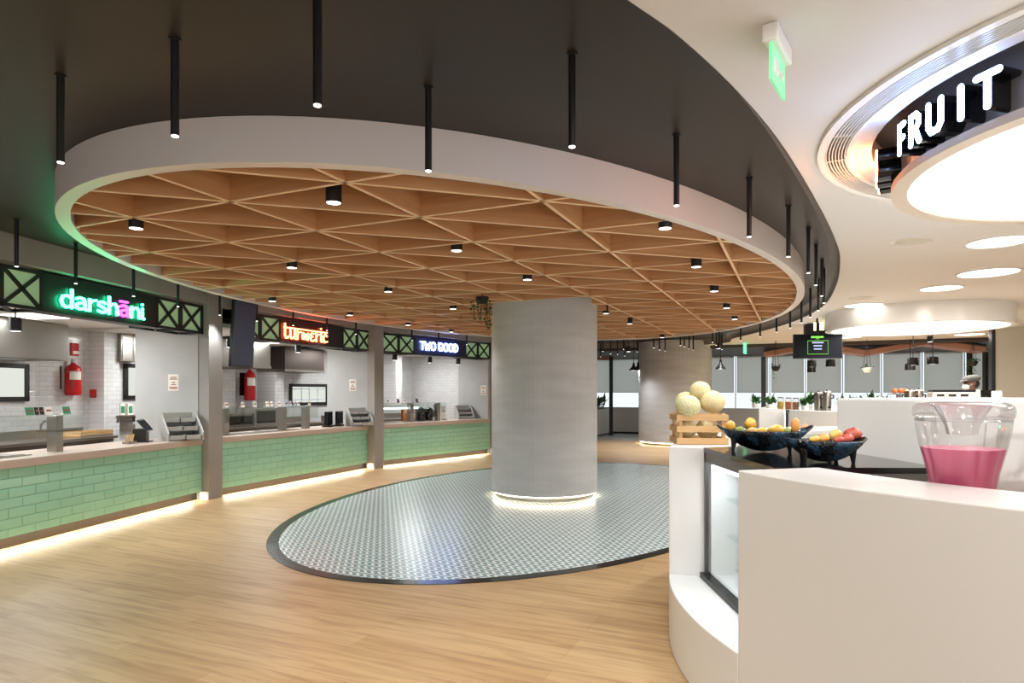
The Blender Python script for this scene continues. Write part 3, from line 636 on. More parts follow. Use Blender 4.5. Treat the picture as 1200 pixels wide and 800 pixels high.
for S, nm in ((S1, 'green sign stall'), (S2, 'red sign stall'), (S3, 'white lettered stall')):
    for x, s in ((-2.9, 'left'), (-1.2, 'right')):
        t = thing('kitchen_light', 'flat lit panel in the kitchen ceiling of the %s, %s one' % (nm, s), 'ceiling light', S.w(x, 1.5, 2.56), S.rz)
        MB().b2(-.3, .3, -.3, .3, -.012, -.001).build('frame', 'white', t); MB().b2(-.28, .28, -.28, .28, -.016, -.011).build('diffuser', 'disc', t)
        area(t, (0, 0, -.03), L_KITCHEN*(.6 if S is S3 else 1), .55, col=(.92, .97, 1))
# black can downlights hung in the stall openings
def can(S, px, py, y, nm):
    x = S.px(px, y); z = S.px(px, y, py)[1]
    t = thing('stall_downlight', nm, 'downlight', S.w(x, y, z), S.rz, None)
    MB().lathe([(.052, .003), (.058, 0), (.058, .15), (0, .15)], n=24).build('housing', 'black', t, smooth=True); MB().cyl((0, 0, .001), (0, 0, .01), .05, n=20).build('lens', 'tip', t)
    MB().cyl((0, 0, .15), (0, 0, 2.56-z), .008, n=8).build('stem', 'black', t)
    spot(t, (0, 0, -.02), 1 if 'slim' in nm else 9 if S is S3 else 16, 120, .8)
can(S1, 18, 388, .45, 'black cylinder downlight at the left edge below the green sign')
can(S2, 270, 407, .5, 'black cylinder downlight behind the tall portrait screen'); can(S2, 349.5, 413, .8, 'black cylinder downlight below the red lettering')
can(S3, 462.5, 422, .4, 'black cylinder downlight, left one below the white lettered sign'); can(S3, 503.5, 425, .6, 'black cylinder downlight, middle one below the white lettered sign'); can(S3, 537, 427, .5, 'slim black downlight beside the partition, right one below the white lettered sign')
ja, jb = S2.w(.05, 2.81), S3.w(-LEN[S3], 2.81); J2 = Stall((ja.x, ja.y), (jb.x-ja.x, jb.y-ja.y), 'joint')
# ---- stall fittings
def at(S, px, py, y): x, z = S.px(px, y, py); return x, z
def hood(S, x0, x1, y0, y1, z0, lab, mt='steel'):
    t = thing('extractor_hood', lab, 'extractor hood', S.w(x0, y0, z0), S.rz)
    w, d = x1-x0, y1-y0
    MB().b2(0, w, 0, d, 0, 2.55-z0).build('canopy', mt, t, bevel=.006); MB().b2(-.012, w+.012, -.012, d, -.03, .02).build('lip', 'steel', t)
    m = MB()
    for k in range(4): m.b2(.05+k*(w-.1)/4, .02+(k+1)*(w-.1)/4, .05, d-.1, -.038, -.031)
    m.build('filter', 'steeld', t)
def frame_panel(S, x0, x1, z0, z1, y, lab, name='hatch_window', inner=None):
    t = thing(name, lab, 'window', S.w(x0, y, z0), S.rz); w, h = x1-x0, z1-z0; f = .07
    m = MB(); m.b2(0, w, -.04, 0, 0, f); m.b2(0, w, -.04, 0, h-f, h); m.b2(0, f, -.04, 0, 0, h); m.b2(w-f, w, -.04, 0, 0, h); m.build('frame', 'black', t)
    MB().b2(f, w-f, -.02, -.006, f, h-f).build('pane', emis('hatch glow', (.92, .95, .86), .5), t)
    if inner:
        m = MB()
        for q in (.3, .5, .72): m.b2(w*q-.01, w*q+.01, -.03, -.02, f, h-f)
        m.b2(f, w-f, -.03, -.02, h*.24, h*.28); m.b2(f, w-f, -.03, -.02, h*.74, h*.78); m.build('glazing_bar', 'mull', t)
def extinguisher(S, x, y, z0, z1, lab, box=True):
    t = thing('fire_cylinder', lab, 'fire extinguisher', S.w(x, y, z0), S.rz); h = z1-z0; r = .115
    MB().lathe([(0, 0), (r*.9, .0), (r, .03), (r, h*.78), (r*.85, h*.88), (r*.4, h*.95), (r*.22, h), (0, h)], n=28).build('cylinder', 'red', t, smooth=True)
    MB().cyl((0, 0, h), (0, 0, h+.06), .03, n=12).build('valve', 'steel', t); MB().b2(-r*1.2, r*1.2, r*.9, r*1.1+.02, .1, h*.9).build('bracket', 'black', t)
    m = MB(); m.ring((0, 0), r, r+.002, 200, 290, h*.48, h*.74, 12); m.build('label_sticker', 'paper', t); MB().ring((0, 0), r, r+.003, 0, 360, h*.72, h*.735, 28).build('strap', 'steel', t)
def callpoint(S, x, y, z, lab, ztop=2.55):
    t = thing('fire_call_point', lab, 'alarm', S.w(x, y, z), S.rz)
    MB().b2(-.07, .07, -.12, 0, -.07, .07).build('box', 'red', t, bevel=.008); MB().b2(-.03, .03, -.126, -.12, -.03, .03).build('glass_plate', 'paper', t); MB().tube([(0, -.02, .06), (0, -.02, ztop-z)], .01).build('conduit', 'steel', t)
def guard(S, x0, x1, y, z, posts, lab):
    t = thing('sneeze_guard', lab, 'sneeze guard', S.w(0, 0, .886), S.rz); h = z-.886
    MB().b2(x0, x1, y, y+.42, h, h+.012).build('glass_shelf', 'glassgreen', t); MB().b2(x0, x1, y, y+.008, h-.22, h-.002).build('front_glass', 'glassgreen', t)
    for p in posts: MB().b2(p-.05, p+.05, y+.12, y+.24, 0, h-.001).build('post', 'steel', t, bevel=.004)
def card(S, x, y, z, w, lab, mt='paper'):
    t = thing('price_card', lab, 'card', S.w(x, y, z), S.rz, None)
    MB().box((0, .012, .045), (w, .004, .09), rx=R(-14)).build('card', mt, t); MB().box((0, .007, .05), (w*.7, .002, .02), rx=R(-14)).build('print', 'ink', t); MB().box((0, .03, .004), (w, .06, .006)).build('foot', 'paper', t)
def dispenser(S, x, y, lab, s=1.0, rz=0):
    t = thing('cutlery_dispenser', lab, 'dispenser', S.w(x, y, .886), S.rz+rz)
    w, d, h = .42*s, .40*s, .34*s
    for sx in (-w/2, w/2-.02):
        m = MB(); pr = [(-d/2, 0), (d/2, 0), (d/2, h), (d/2-.12*s, h), (-d/2, .1*s)]
        a = [m.bm.verts.new((sx, q[0], q[1])) for q in pr]; b = [m.bm.verts.new((sx+.02, q[0], q[1])) for q in pr]
        m.bm.faces.new(a); m.bm.faces.new(b[::-1])
        for i in range(5): m.bm.faces.new((a[i], b[i], b[(i+1) % 5], a[(i+1) % 5]))
        m.build('side_panel', 'greyplastic', t)
    MB().b2(-w/2+.02, w/2-.02, d/2-.02, d/2, 0, h).build('back_panel', 'greyplastic', t)
    for r in range(3):
        for c in range(2):
            x0 = -w/2+.03+c*(w-.05)/2; y0 = -d/2+.02+r*.1*s; z0 = .01+r*.105*s
            b = MB(); b.b2(x0, x0+w*.42, y0, y0+.012, z0, z0+.06*s); b.b2(x0, x0+w*.42, y0, y0+.2*s, z0, z0+.008); b.b2(x0, x0+.006, y0, y0+.2*s, z0, z0+.06*s); b.b2(x0+w*.42-.006, x0+w*.42, y0, y0+.2*s, z0, z0+.06*s)
            tr = b.build('tray', 'greyplastic', t); q = MB()
            for k in range(4): q.box((x0+.05*s+k*.03*s, y0+.1*s, z0+.045*s), (.014, .2*s, .01), rx=R(8))
            q.build('cutlery', 'black' if (r+c) % 2 else 'steel', tr)
def pos(S, x, y, lab, w=.26, rz=0):
    t = thing('till', lab, 'till', S.w(x, y, .886), S.rz+rz)
    MB().b2(-w*.28, w*.28, -.06, .1, 0, .18).build('stand', 'black', t, bevel=.008); MB().b2(-.12, .12, -.1, .13, 0, .012).build('base_plate', 'black', t)
    MB().box((0, -.03, .225), (w, .02, .19), rx=R(-38)).build('tablet', 'blackg', t); MB().box((0, -.043, .227), (w*.9, .003, .165), rx=R(-38)).build('display', 'screen', t)
def notice(S, px, py, lab, h=.24):
    # poster on the partition face (stall x = 0), facing the kitchen side
    k = (px-600)/FPX; y = (k*S.O.y-S.O.x)/(S.n.x-k*S.n.y); Y = S.O.y+S.n.y*y; z = EYE-(py-HY)*Y/FPX
    t = thing('notice', lab, 'poster', S.w(-.002, y, z), S.rz)
    MB().b2(-.003, 0, -.085, .085, -h/2, h/2).build('sheet', 'paper', t); m = MB()
    for zz, w in ((.075, .1), (.05, .12), (-.0, .05), (-.03, .08), (-.07, .13), (-.09, .12)):
        m.b2(-.005, -.003, -w/2, w/2, zz-.007, zz+.007)
    m.build('print', 'ink', t)
def bench(S, x0, x1, y0, y1, z, lab):
    t = thing('kitchen_bench', lab, 'work bench', S.w(x0, y0, 0), S.rz); w, d = x1-x0, y1-y0
    MB().b2(0, w, 0, d, z-.04, z).build('worktop', 'steel', t); MB().b2(0, w, d-.02, d, z, z+.12).build('splashback', 'steel', t); MB().b2(.03, w-.03, .05, d-.03, .1, z-.04).build('cabinet', 'steeld', t); MB().b2(.06, w-.06, .08, d-.05, 0, .1).build('plinth', 'black', t)
# stall 1
hood(S1, at(S1, -60, 400, 2.0)[0], at(S1, 80, 400, 2.0)[0], 2.0, 2.78, at(S1, 80, 420, 2.0)[1], 'stainless extractor hood at the left edge behind the green sign')
x0, z1 = at(S1, -40, 423, 2.78); x1, z0 = at(S1, 33, 470, 2.78); frame_panel(S1, x0, x1, z0, z1, 2.795, 'black framed lit hatch on the tiled wall under the left hood')
x, zb = at(S1, 87, 463, 2.6); zt = at(S1, 87, 425, 2.6)[1]; extinguisher(S1, x, 2.62, zb, zt, 'red fire cylinder with grey label, on the wall behind the green sign counter')
x, zb = at(S1, 88, 417, 2.7); zt = at(S1, 88, 402, 2.7)[1]
t = thing('alarm_box', 'small red box above the fire cylinder behind the green sign counter', 'alarm', S1.w(x, 2.79, zb), S1.rz)
MB().b2(-.1, .1, -.12, 0, 0, zt-zb).build('box', 'red', t, bevel=.006); m = MB(); [m.tube([(q, -.06, zt-zb), (q, -.06, 2.55-zb)], .008) for q in (-.05, .0, .05)]; m.build('pipes', 'steel', t); MB().b2(-.07, .07, -.124, -.12, .03, .08).build('plate', 'paper', t)
x, z = at(S2, 113, 461, 2.72); callpoint(S2, x, 2.79, z, 'red call point with a thin conduit beside the white tiled pier, green sign stall')
xa, xb = at(S1, 122, 450, 2.35)[0], at(S1, 140, 450, 2.35)[0]
struct(sobj(S1, MB().b2(xa, xb, 2.35, 2.8, 0, 2.56), 'wall_back', 'whitetile'))
xa, z0 = at(S2, 142, 423, 2.5); xb, z1 = at(S2, 168, 388, 2.5)
t = thing('wall_cabinet', 'stainless wall cabinet beside the white tiled pier behind the green sign counter', 'cabinet', S2.w(xa, 2.5, z0), S2.rz); MB().b2(0, xb-xa, 0, .28, 0, z1-z0).build('body', 'steel', t, bevel=.005); MB().b2(.02, (xb-xa)/2-.01, -.012, 0, .02, z1-z0-.02).build('door', 'steel', t); MB().b2((xb-xa)/2+.01, xb-xa-.02, -.012, 0, .02, z1-z0-.02).build('door', 'steel', t)
xa, z0 = at(S2, 145, 468, 2.78); xb, z1 = at(S2, 172, 427, 2.78); frame_panel(S2, xa, xb, z0, z1, 2.795, 'black framed hatch beside the grey partition, green sign stall')
for px, lab in ((144, 'green and white carton on the shelf behind the till, left one'), (153, 'green and white carton on the shelf behind the till, right one')):
    x, z0 = at(S2, px, 486, 2.6); z1 = at(S2, px, 473, 2.6)[1]
    t = thing('carton', lab, 'carton', S2.w(x, 2.6, z0), S2.rz); MB().b2(-.045, .045, 0, .08, 0, z1-z0).build('box', 'paper', t); MB().b2(-.035, .035, -.002, 0, .03, (z1-z0)*.8).build('print', 'greenbox', t)
z0 = at(S2, 148, 486.1, 2.6)[1]; x = at(S2, 148, 486, 2.6)[0]
t = thing('wall_shelf', 'narrow stainless shelf carrying two green cartons', 'shelf', S2.w(x, 2.55, z0-.023), S2.rz); MB().b2(-.2, .3, 0, .24, 0, .022).build('board', 'steel', t); MB().b2(-.18, -.16, .02, .24, -.1, 0).build('bracket', 'steel', t); MB().b2(.26, .28, .02, .24, -.1, 0).build('bracket', 'steel', t)
bench(S1, -4.4, at(S1, 118, 510, 1.8)[0], 1.5, 2.12, .90, 'stainless back bench along the tiled wall behind the green sign counter')
xp = at(S1, 70, 510, .2)[0]; guard(S1, -4.4, at(S1, 95, 490, .1)[0], .08, 1.29, (xp, xp-1.6), 'glass sneeze guard on steel posts on the green sign counter')
for px, w, mt, lab in ((36, .1, 'greenbox', 'green price card on the sneeze guard, leftmost at the green sign stall'), (44, .05, 'kick', 'dark patterned price card beside the green one'), (50, .05, 'kick', 'second dark patterned price card on the sneeze guard'), (58, .09, 'paper', 'white price card on the sneeze guard left of the steel post'), (79, .1, 'greenbox', 'green price card near the right end of the glass shelf, green sign stall')):
    card(S1, at(S1, px, 483, .2)[0], .2, 1.303, w, lab, mt)
pos(S1, at(S1, 167, 500, .3)[0], .3, 'black tilted tablet till on the green sign counter', .30, R(25))
dispenser(S1, -.30, ypx(S1, 212, -.30), 'grey three tier cutlery dispenser on the green sign counter beside the partition', 1.12, R(-36))
t = thing('spoon_holder', 'little stand of wooden spoons left of the black till', 'holder', S1.w(at(S1, 148, 512, .3)[0], .25, .886), S1.rz); MB().b2(-.08, .08, -.04, .04, 0, .03).build('base', 'steel', t); m = MB(); [m.box((-.06+k*.03, 0, .07), (.018, .006, .1), ry=R(14)) for k in range(5)]; m.build('spoons', 'orangewood', t)
m = MB(); t = thing('mixer_tap', 'chrome mixer taps on the back bench behind the green sign counter', 'tap', S1.w(at(S1, 48, 505, 1.82)[0], 1.82, .9), S1.rz); MB().tube([(0, 0, 0), (0, 0, .2), (0, -.06, .26), (0, -.16, .24), (0, -.18, .18)], .014).build('spout', 'steel', t, smooth=True); MB().tube([(.12, 0, 0), (.12, 0, .14), (.16, -.1, .18)], .014).build('lever', 'steel', t, smooth=True)
t = thing('ingredient_tray', 'brown wooden tray on the back bench beside the tiled pier', 'tray', S1.w(at(S1, 104, 515, 1.82)[0], 1.82, .9), S1.rz); m = MB(); m.b2(-.3, .3, -.15, .15, 0, .015); m.b2(-.3, .3, -.15, -.14, 0, .08); m.b2(-.3, .3, .14, .15, 0, .08); m.b2(-.3, -.29, -.15, .15, 0, .08); m.b2(.29, .3, -.15, .15, 0, .08); m.build('tray', 'orangewood', t); MB().b2(-.31, .31, -.156, -.15, .0, .02).build('rail', 'steel', t)
notice(S1, 203.5, 448, 'small white printed notice on the partition above the cutlery, green sign stall')
# stall 2
hood(S2, at(S2, 255, 420, 1.7)[0], at(S2, 317, 420, 1.7)[0], 1.7, 2.75, at(S2, 317, 430, 1.7)[1], 'bright stainless extractor hood behind the portrait screen')
hood(S2, at(S2, 334, 420, 2.0)[0], at(S2, 380, 420, 2.0)[0], 2.0, 2.78, at(S2, 350, 434, 2.0)[1], 'darker stainless extractor hood below the red lettering', 'steelx')  # hood steel darkened in its base colour in place of a dark reflection
x, zb = at(S2, 295, 469, 2.4); zt = at(S2, 295, 433, 2.4)[1]; extinguisher(S2, x, 2.45, zb, zt, 'red fire cylinder under the bright hood behind the red sign counter')
struct(sobj(S2, MB().b2(at(S2, 278, 450, 2.5)[0]-.5, at(S2, 278, 450, 2.5)[0]-.05, 2.5, 2.8, 0, 2.56), 'wall_back', 'whitetile'))
x, z = at(J2, 317, 460.5, -.05); callpoint(J2, x, .0, z, 'red call point with a thin conduit behind the red sign counter')
struct(sobj(S2, MB().b2(at(S2, 322, 450, 2.3)[0], at(S2, 332.5, 450, 2.3)[0], 2.3, 2.8, 0, 2.56), 'wall_back', 'whitetile'))
xa, z0 = at(S3, 339, 475, 2.78); xb, z1 = at(S3, 384, 450, 2.78); frame_panel(S3, xa, xb, z0, z1, 2.795, 'black framed lit hatch with glazing bars behind the red sign counter', inner=True)
bench(S2, -3.7, at(S2, 375, 490, 1.8)[0], 1.5, 2.12, .90, 'stainless back bench behind the red sign counter')
pA, pB = at(S2, 334, 490, .2)[0], at(S2, 361, 490, .2)[0]; guard(S2, -3.8, at(S2, 372, 480, .1)[0], .08, 1.30, (pA-1.3, pA, pB), 'glass sneeze guard on steel posts on the red sign counter')
for i, px in enumerate((266, 285, 299, 314, 319, 328, 336, 341, 346, 350, 363)):
    card(S2, at(S2, px, 473, .25)[0], .25, 1.313, .07, 'small price card on the glass shelf of the red sign stall, %s from the left' % ORD[i], 'mull' if i in (6, 7, 8) else 'paper')
for px, w, lab in ((385, .3, 'black till on the red sign counter, left of a pair'), (397.5, .3, 'black till on the red sign counter, next to the cutlery dispenser')):
    x = at(S2, px, 490, .25)[0]; t = thing('till', lab, 'till', S2.w(x, .25, .886), S2.rz+R(20)); MB().b2(-.17, .17, -.03, .03, .03, .30).build('display_back', 'blackg', t, bevel=.01); MB().b2(-.08, .08, -.08, .1, 0, .03).build('base_plate', 'black', t); MB().b2(-.05, .05, .03, .06, .03, .2).build('stand', 'black', t); MB().b2(-.15, .15, -.034, -.03, .06, .28).build('display', 'screen', t)
dispenser(S2, -.29, ypx(S2, 421, -.29), 'grey cutlery dispenser on the red sign counter beside the partition', 1.05, R(-36))
notice(S2, 413.5, 451, 'small white printed notice on the partition of the red sign stall')
t = thing('food_warmer', 'dark steel pan warmer on the back bench at the left of the red sign stall', 'warmer', S2.w(at(S2, 272, 492, 1.82)[0], 1.82, .9), S2.rz); MB().b2(-.35, .35, -.2, .2, 0, .26).build('body', 'steeld', t, bevel=.01); MB().b2(-.3, .3, -.21, -.2, .05, .2).build('door', 'blackg', t); MB().tube([(-.25, -.23, .23), (.25, -.23, .23)], .012).build('handle', 'steel', t)
t = thing('oven', 'steel cabinet oven on the back bench right of the pan warmer, red sign stall', 'oven', S2.w(at(S2, 304, 492, 1.82)[0], 1.82, .9), S2.rz); MB().b2(-.36, .36, -.22, .22, 0, .34).build('body', 'steel', t, bevel=.01); MB().b2(-.3, .2, -.23, -.22, .05, .29).build('door', 'blackg', t); MB().tube([(-.28, -.25, .3), (.18, -.25, .3)], .01).build('handle', 'steel', t)
# portrait screen
v = PY(284.5, 430, 9.75)
t = thing('menu_screen', 'tall portrait menu screen hanging beside the grey pillar in front of the red sign', 'screen', v, R(72))
MB().box((0, 0, .5), (.48, .05, 1.0), rx=R(4)).build('housing', 'black', t, bevel=.006); MB().box((0, -.028, .502), (.455, .006, .975), rx=R(4)).build('display', mat('idle display', (70, 78, 104), .18), t)
MB().tube([(0, .06, .75), (0, .06, 3.1-v.z)], .02).build('pole', 'black', t); MB().b2(-.08, .08, .02, .08, .6, .9).build('bracket', 'black', t)
# stall 3
struct(sobj(S3, MB().b2(at(S3, 464, 450, 2.2)[0], at(S3, 471, 450, 2.2)[0], 2.2, 2.8, 0, 2.56), 'wall_back', 'whitetile'))
guard(S3, -3.6, at(S3, 522, 470, .1)[0], .08, 1.31, (at(S3, 486, 480, .2)[0]-.08, at(S3, 514.5, 480, .2)[0]), 'glass sneeze guard on the white lettered stall counter')
t = thing('light_bar', 'bluish lit bar under the glass shelf of the white lettered stall', 'lamp', S3.w(at(S3, 470, 474, .3)[0], .34, 1.22), S3.rz); MB().b2(-.55, .55, -.03, .03, 0, .05).build('housing', 'white', t); MB().b2(-.54, .54, -.035, .025, -.04, 0).build('tube', emis('cool tube', (.75, .9, 1), 2.2), t); [MB().b2(q-.01, q+.01, -.02, .02, -.33, 0).build('leg', 'steel', t) for q in (-.5, .5)]
for px, lab in ((493.5, 'black rounded kettle on the white lettered counter, left of two'), (502.5, 'black rounded kettle on the white lettered counter, right of two')):
    t = thing('kettle', lab, 'kettle', S3.w(at(S3, px, 485, .30)[0], .30, .886), S3.rz); MB().lathe([(0, 0), (.09, 0), (.1, .05), (.098, .2), (.075, .29), (.03, .32), (0, .32)], n=28).build('body', 'kettle', t, smooth=True); MB().ball((0, 0, .33), .018).build('knob', 'steel', t); MB().tube([(.1, 0, .08), (.16, 0, .1), (.16, 0, .25), (.08, 0, .28)], .012).build('handle', 'kettle', t, smooth=True); MB().cyl((-.1, 0, .2), (-.16, 0, .27), .022, .012).build('spout', 'kettle', t)
t = thing('copper_urn', 'slim copper coloured urn left of the black kettles', 'urn', S3.w(at(S3, 475, 485, .56)[0], .56, .886), S3.rz); MB().lathe([(0, 0), (.1, 0), (.1, .3), (.09, .32), (0, .33)], n=28).build('body', 'copper', t, smooth=True); MB().cyl((0, -.1, .06), (0, -.15, .05), .014).build('tap', 'steel', t); MB().ball((0, 0, .34), .02).build('knob', 'steel', t)
t = thing('drink_tower', 'white rounded dispenser post right of the black kettles', 'dispenser', S3.w(at(S3, 517, 485, .56)[0], .56, .886), S3.rz); MB().b2(-.09, .09, -.08, .08, 0, .34).build('body', 'white', t, bevel=.02); MB().cyl((0, -.08, .22), (0, -.13, .2), .014).build('tap', 'steel', t); MB().b2(-.07, .07, -.14, -.08, 0, .02).build('drip_tray', 'steel', t)
dispenser(S3, -.28, ypx(S3, 544, -.28), 'grey cutlery dispenser with dark tubs on the white lettered counter', 1.0, R(-30))
notice(S3, 566.5, 457, 'small white printed notice on the partition of the white lettered stall')
bench(S3, -3.5, -1.0, 1.5, 2.12, .90, 'stainless back bench behind the white lettered counter')
t = thing('oven', 'brown fronted oven on the back bench left of the copper urn', 'oven', S3.w(-2.9, 1.82, .9), S3.rz); MB().b2(-.3, .3, -.22, .22, 0, .34).build('body', 'steel', t, bevel=.01); MB().b2(-.26, .16, -.23, -.22, .05, .29).build('door', 'blackg', t); MB().tube([(-.22, -.25, .3), (.12, -.25, .3)], .01).build('handle', 'steel', t)
for i, px in enumerate((455, 467, 474, 489)):
    card(S3, at(S3, px, 468, .25)[0], .25, 1.323, .07, 'small price card on the glass shelf of the white lettered stall, %s from the left' % ORD[i], 'kick' if i % 2 else 'paper')
# ================================================================== FRUIT KIOSK
KC = Vector((3.46, 3.53, 0)); KR = 2.52; KI = 2.09
def kiosk(c, rot, lab, zt, zr, ledge):
    t = thing('kiosk_counter', lab, 'counter', (c.x, c.y, 0), R(rot))
    MB().ring((0, 0), KI, KR, 194.6, 330, 0, zt, 90).build('tall_fascia', 'white', t, smooth=True, bevel=.006)
    MB().ring((0, 0), KI-.1, KR, 165.4, 194.6, 0, ledge, 30).build('low_ledge', 'white', t, smooth=True, bevel=.006)
    MB().ring((0, 0), KI, KR, 149, 165.4, 0, zt, 20).build('end_pier', 'white', t, smooth=True, bevel=.006)
    MB().ring((0, 0), KI, KR, 20, 148.9, 0, zr, 90).build('back_rim', 'white', t, smooth=True, bevel=.006)
    MB().ring((0, 0), .6, KI-.02, 20, 149, .0, .9, 60).build('inner_worktop', 'cream', t, smooth=True)
    return t
k1 = kiosk(KC, 0, 'curved white fruit counter in the right foreground with a low ledge and tall fascia', 1.2, 1.235, .373)
MB().ring((0, 0), KI-.62, KI-.02, 196, 330, 1.0, 1.03, 60).build('inner_shelf', 'cream', k1, smooth=True); MB().ring((0, 0), KI-.62, KI-.58, 196, 330, 0, 1.0, 60).build('shelf_support', 'cream', k1)
def arc(r, a0, a1, n=10): return [(KC.x+r*math.cos(R(a0+(a1-a0)*i/n)), KC.y+r*math.sin(R(a0+(a1-a0)*i/n))) for i in range(n+1)]
# display case
t = thing('display_case', 'grey framed glass display case with a black glass top set into the fruit counter', 'display case', (1.23, 3.0, .375))
slab = [(1.225, 4.09), (1.225, 3.0), (2.02, 2.98), (1.97, 3.97), (2.3, 4.4), (3.0, 5.3)]+[q for q in arc(KI-.02, 102, 162, 14)]
o3 = Vector((1.23, 3.0, 0))
MB().prism([(p[0]-1.23, p[1]-3.0) for p in slab], .797, .825).build('glass_top', 'blackg', t)
m = MB(); m.b2(0, .022, -.6, -.55, 0, .796); m.b2(0, .022, 1.07, 1.095, 0, .796); m.b2(0, .03, -.6, 1.095, .735, .796); m.b2(.0, .7, -.03, .0, .72, .796); m.b2(.0, .7, 1.09, 1.095, .74, .796); m.build('frame', 'grey', t)
MB().b2(-.03, .03, -.6, 1.09, 0, .03).build('bottom_rail', 'black', t)
MB().b2(.008, .012, -.55, 1.07, .03, .735).build('front_pane', 'glass', t)
MB().b2(.5, .52, -.6, 1.06, .0, .735).build('back_panel', 'white', t); MB().b2(.03, .5, 1.05, 1.062, .0, .735).build('end_panel', 'white', t); MB().b2(.03, .5, -.6, 1.05, .002, .02).build('floor_panel', 'white', t)
for z in (.27, .5): MB().b2(.12, .49, -.58, 1.04, z, z+.012).build('shelf', 'glassgreen', t)
MB().b2(.04, .07, -.58, 1.04, .70, .72).build('case_light', emis('case light', (.82, .93, 1), 5), t)
area(t, (.1, .25, .69), 4, .05, 1.4, col=(.85, .94, 1), rot=(0, R(20), 0))
# tall white block behind the jar
t = thing('kiosk_partition', 'tall plain white partition block standing behind the drinks jar', 'partition', (2.02, 3.98, 0), 0)
fp = [(0, 0), (.05, -.4), (.09, -.8), (.13, -1.2), (.2, -1.7), (.3, -2.2), (.42, -2.6), (1.9, -2.6), (1.9, .6), (.5, .6)]
MB().prism(fp, 0, 1.515).build('body', 'white', t, bevel=.012)
# ---- melon crate
c = PY(818, 518, 4.46); CR = Vector((c.x, c.y, 1.202))
t = thing('fruit_crate', 'slatted wooden crate of melons on the white end pier', 'crate', CR, R(-4))
w, d, h = .345, .27, .21
[MB().b2(sx*(w/2-.03)-.012, sx*(w/2-.03)+.012, sy*(d/2-.015)-.008, sy*(d/2-.015)+.008, .0, h).build('corner_post', 'orangewood', t) for sx in (-1, 1) for sy in (-1, 1)]
for z in (.0, .08, .158):
    for sy in (-1, 1): MB().b2(-w/2, w/2, sy*d/2-.007, sy*d/2+.007, z, z+.042).build('slat', 'orangewood', t, bevel=.002)
    for sx in (-1, 1): MB().b2(sx*(w/2-.01)-.006, sx*(w/2-.01)+.006, -d/2+.008, d/2-.008, z, z+.042).build('slat', 'orangewood', t, bevel=.002)
MB().b2(-w/2+.01, w/2-.01, -d/2+.01, d/2-.01, .0, .012).build('base_board', 'orangewood', t)
def melon_mat(nm, c1, c2):
    m = bpy.data.materials.new(nm); m.use_nodes = True; N, L = nt(m); b = N['Principled BSDF']; tc = N.new('ShaderNodeTexCoord')
    v = N.new('ShaderNodeTexVoronoi'); v.feature = 'DISTANCE_TO_EDGE'; v.inputs['Scale'].default_value = 55; L.new(tc.outputs['Object'], v.inputs['Vector'])
    n = N.new('ShaderNodeTexNoise'); n.inputs['Scale'].default_value = 9; L.new(tc.outputs['Object'], n.inputs['Vector'])
    mx = N.new('ShaderNodeMix'); mx.data_type = 'RGBA'; mx.inputs[6].default_value = (*s2l(c1), 1); mx.inputs[7].default_value = (*s2l(c2), 1); L.new(n.outputs['Fac'], mx.inputs[0])
    m2 = N.new('ShaderNodeMix'); m2.data_type = 'RGBA'; m2.inputs[6].default_value = (*s2l((226, 214, 178)), 1); mr = N.new('ShaderNodeMapRange'); mr.inputs[1].default_value = .02; mr.inputs[2].default_value = .14; L.new(v.outputs[0], mr.inputs[0]); L.new(mr.outputs[0], m2.inputs[0]); L.new(mx.outputs[2], m2.inputs[7]); L.new(m2.outputs[2], b.inputs['Base Color']); b.inputs['Roughness'].default_value = .6
    bp = N.new('ShaderNodeBump'); bp.inputs['Strength'].default_value = .2; bp.inputs['Distance'].default_value = .003; bp.invert = True; L.new(mr.outputs[0], bp.inputs['Height']); L.new(bp.outputs[0], b.inputs['Normal']); return m
mel = [melon_mat('netted melon rind', (228, 204, 130), (214, 196, 140)), melon_mat('netted melon rind greenish', (216, 204, 140), (168, 182, 128))]
def melon(px, py, Y, r, lab, k=0, tilt=0):
    v = PY(px, py, Y); t = thing('melon', lab, 'melon', v, tilt)
    MB().ball((0, 0, 0), (r*1.02, r*1.02, r*.95), 32, 20).build('rind', mel[k], t, smooth=True); MB().cyl((0, 0, r*.93), (.004, 0, r*.99), .008, .006, 10).build('stem_scar', 'orangewood', t)
melon(820.5, 458, 4.47, .071, 'yellowish melon on the very top of the crate pile'); melon(835, 471, 4.40, .082, 'large pale melon at the right of the crate top', 0, 1)
melon(806, 476, 4.37, .083, 'greenish melon at the front left of the crate top', 1, 2); melon(803.5, 470, 4.54, .070, 'melon half hidden behind the greenish one in the crate', 0, 3)
melon(804, 502, 4.44, .072, 'melon low in the crate at the left, seen between the slats', 0, 2); melon(829, 502, 4.45, .077, 'melon low in the crate at the right, seen between the slats', 0, 4)
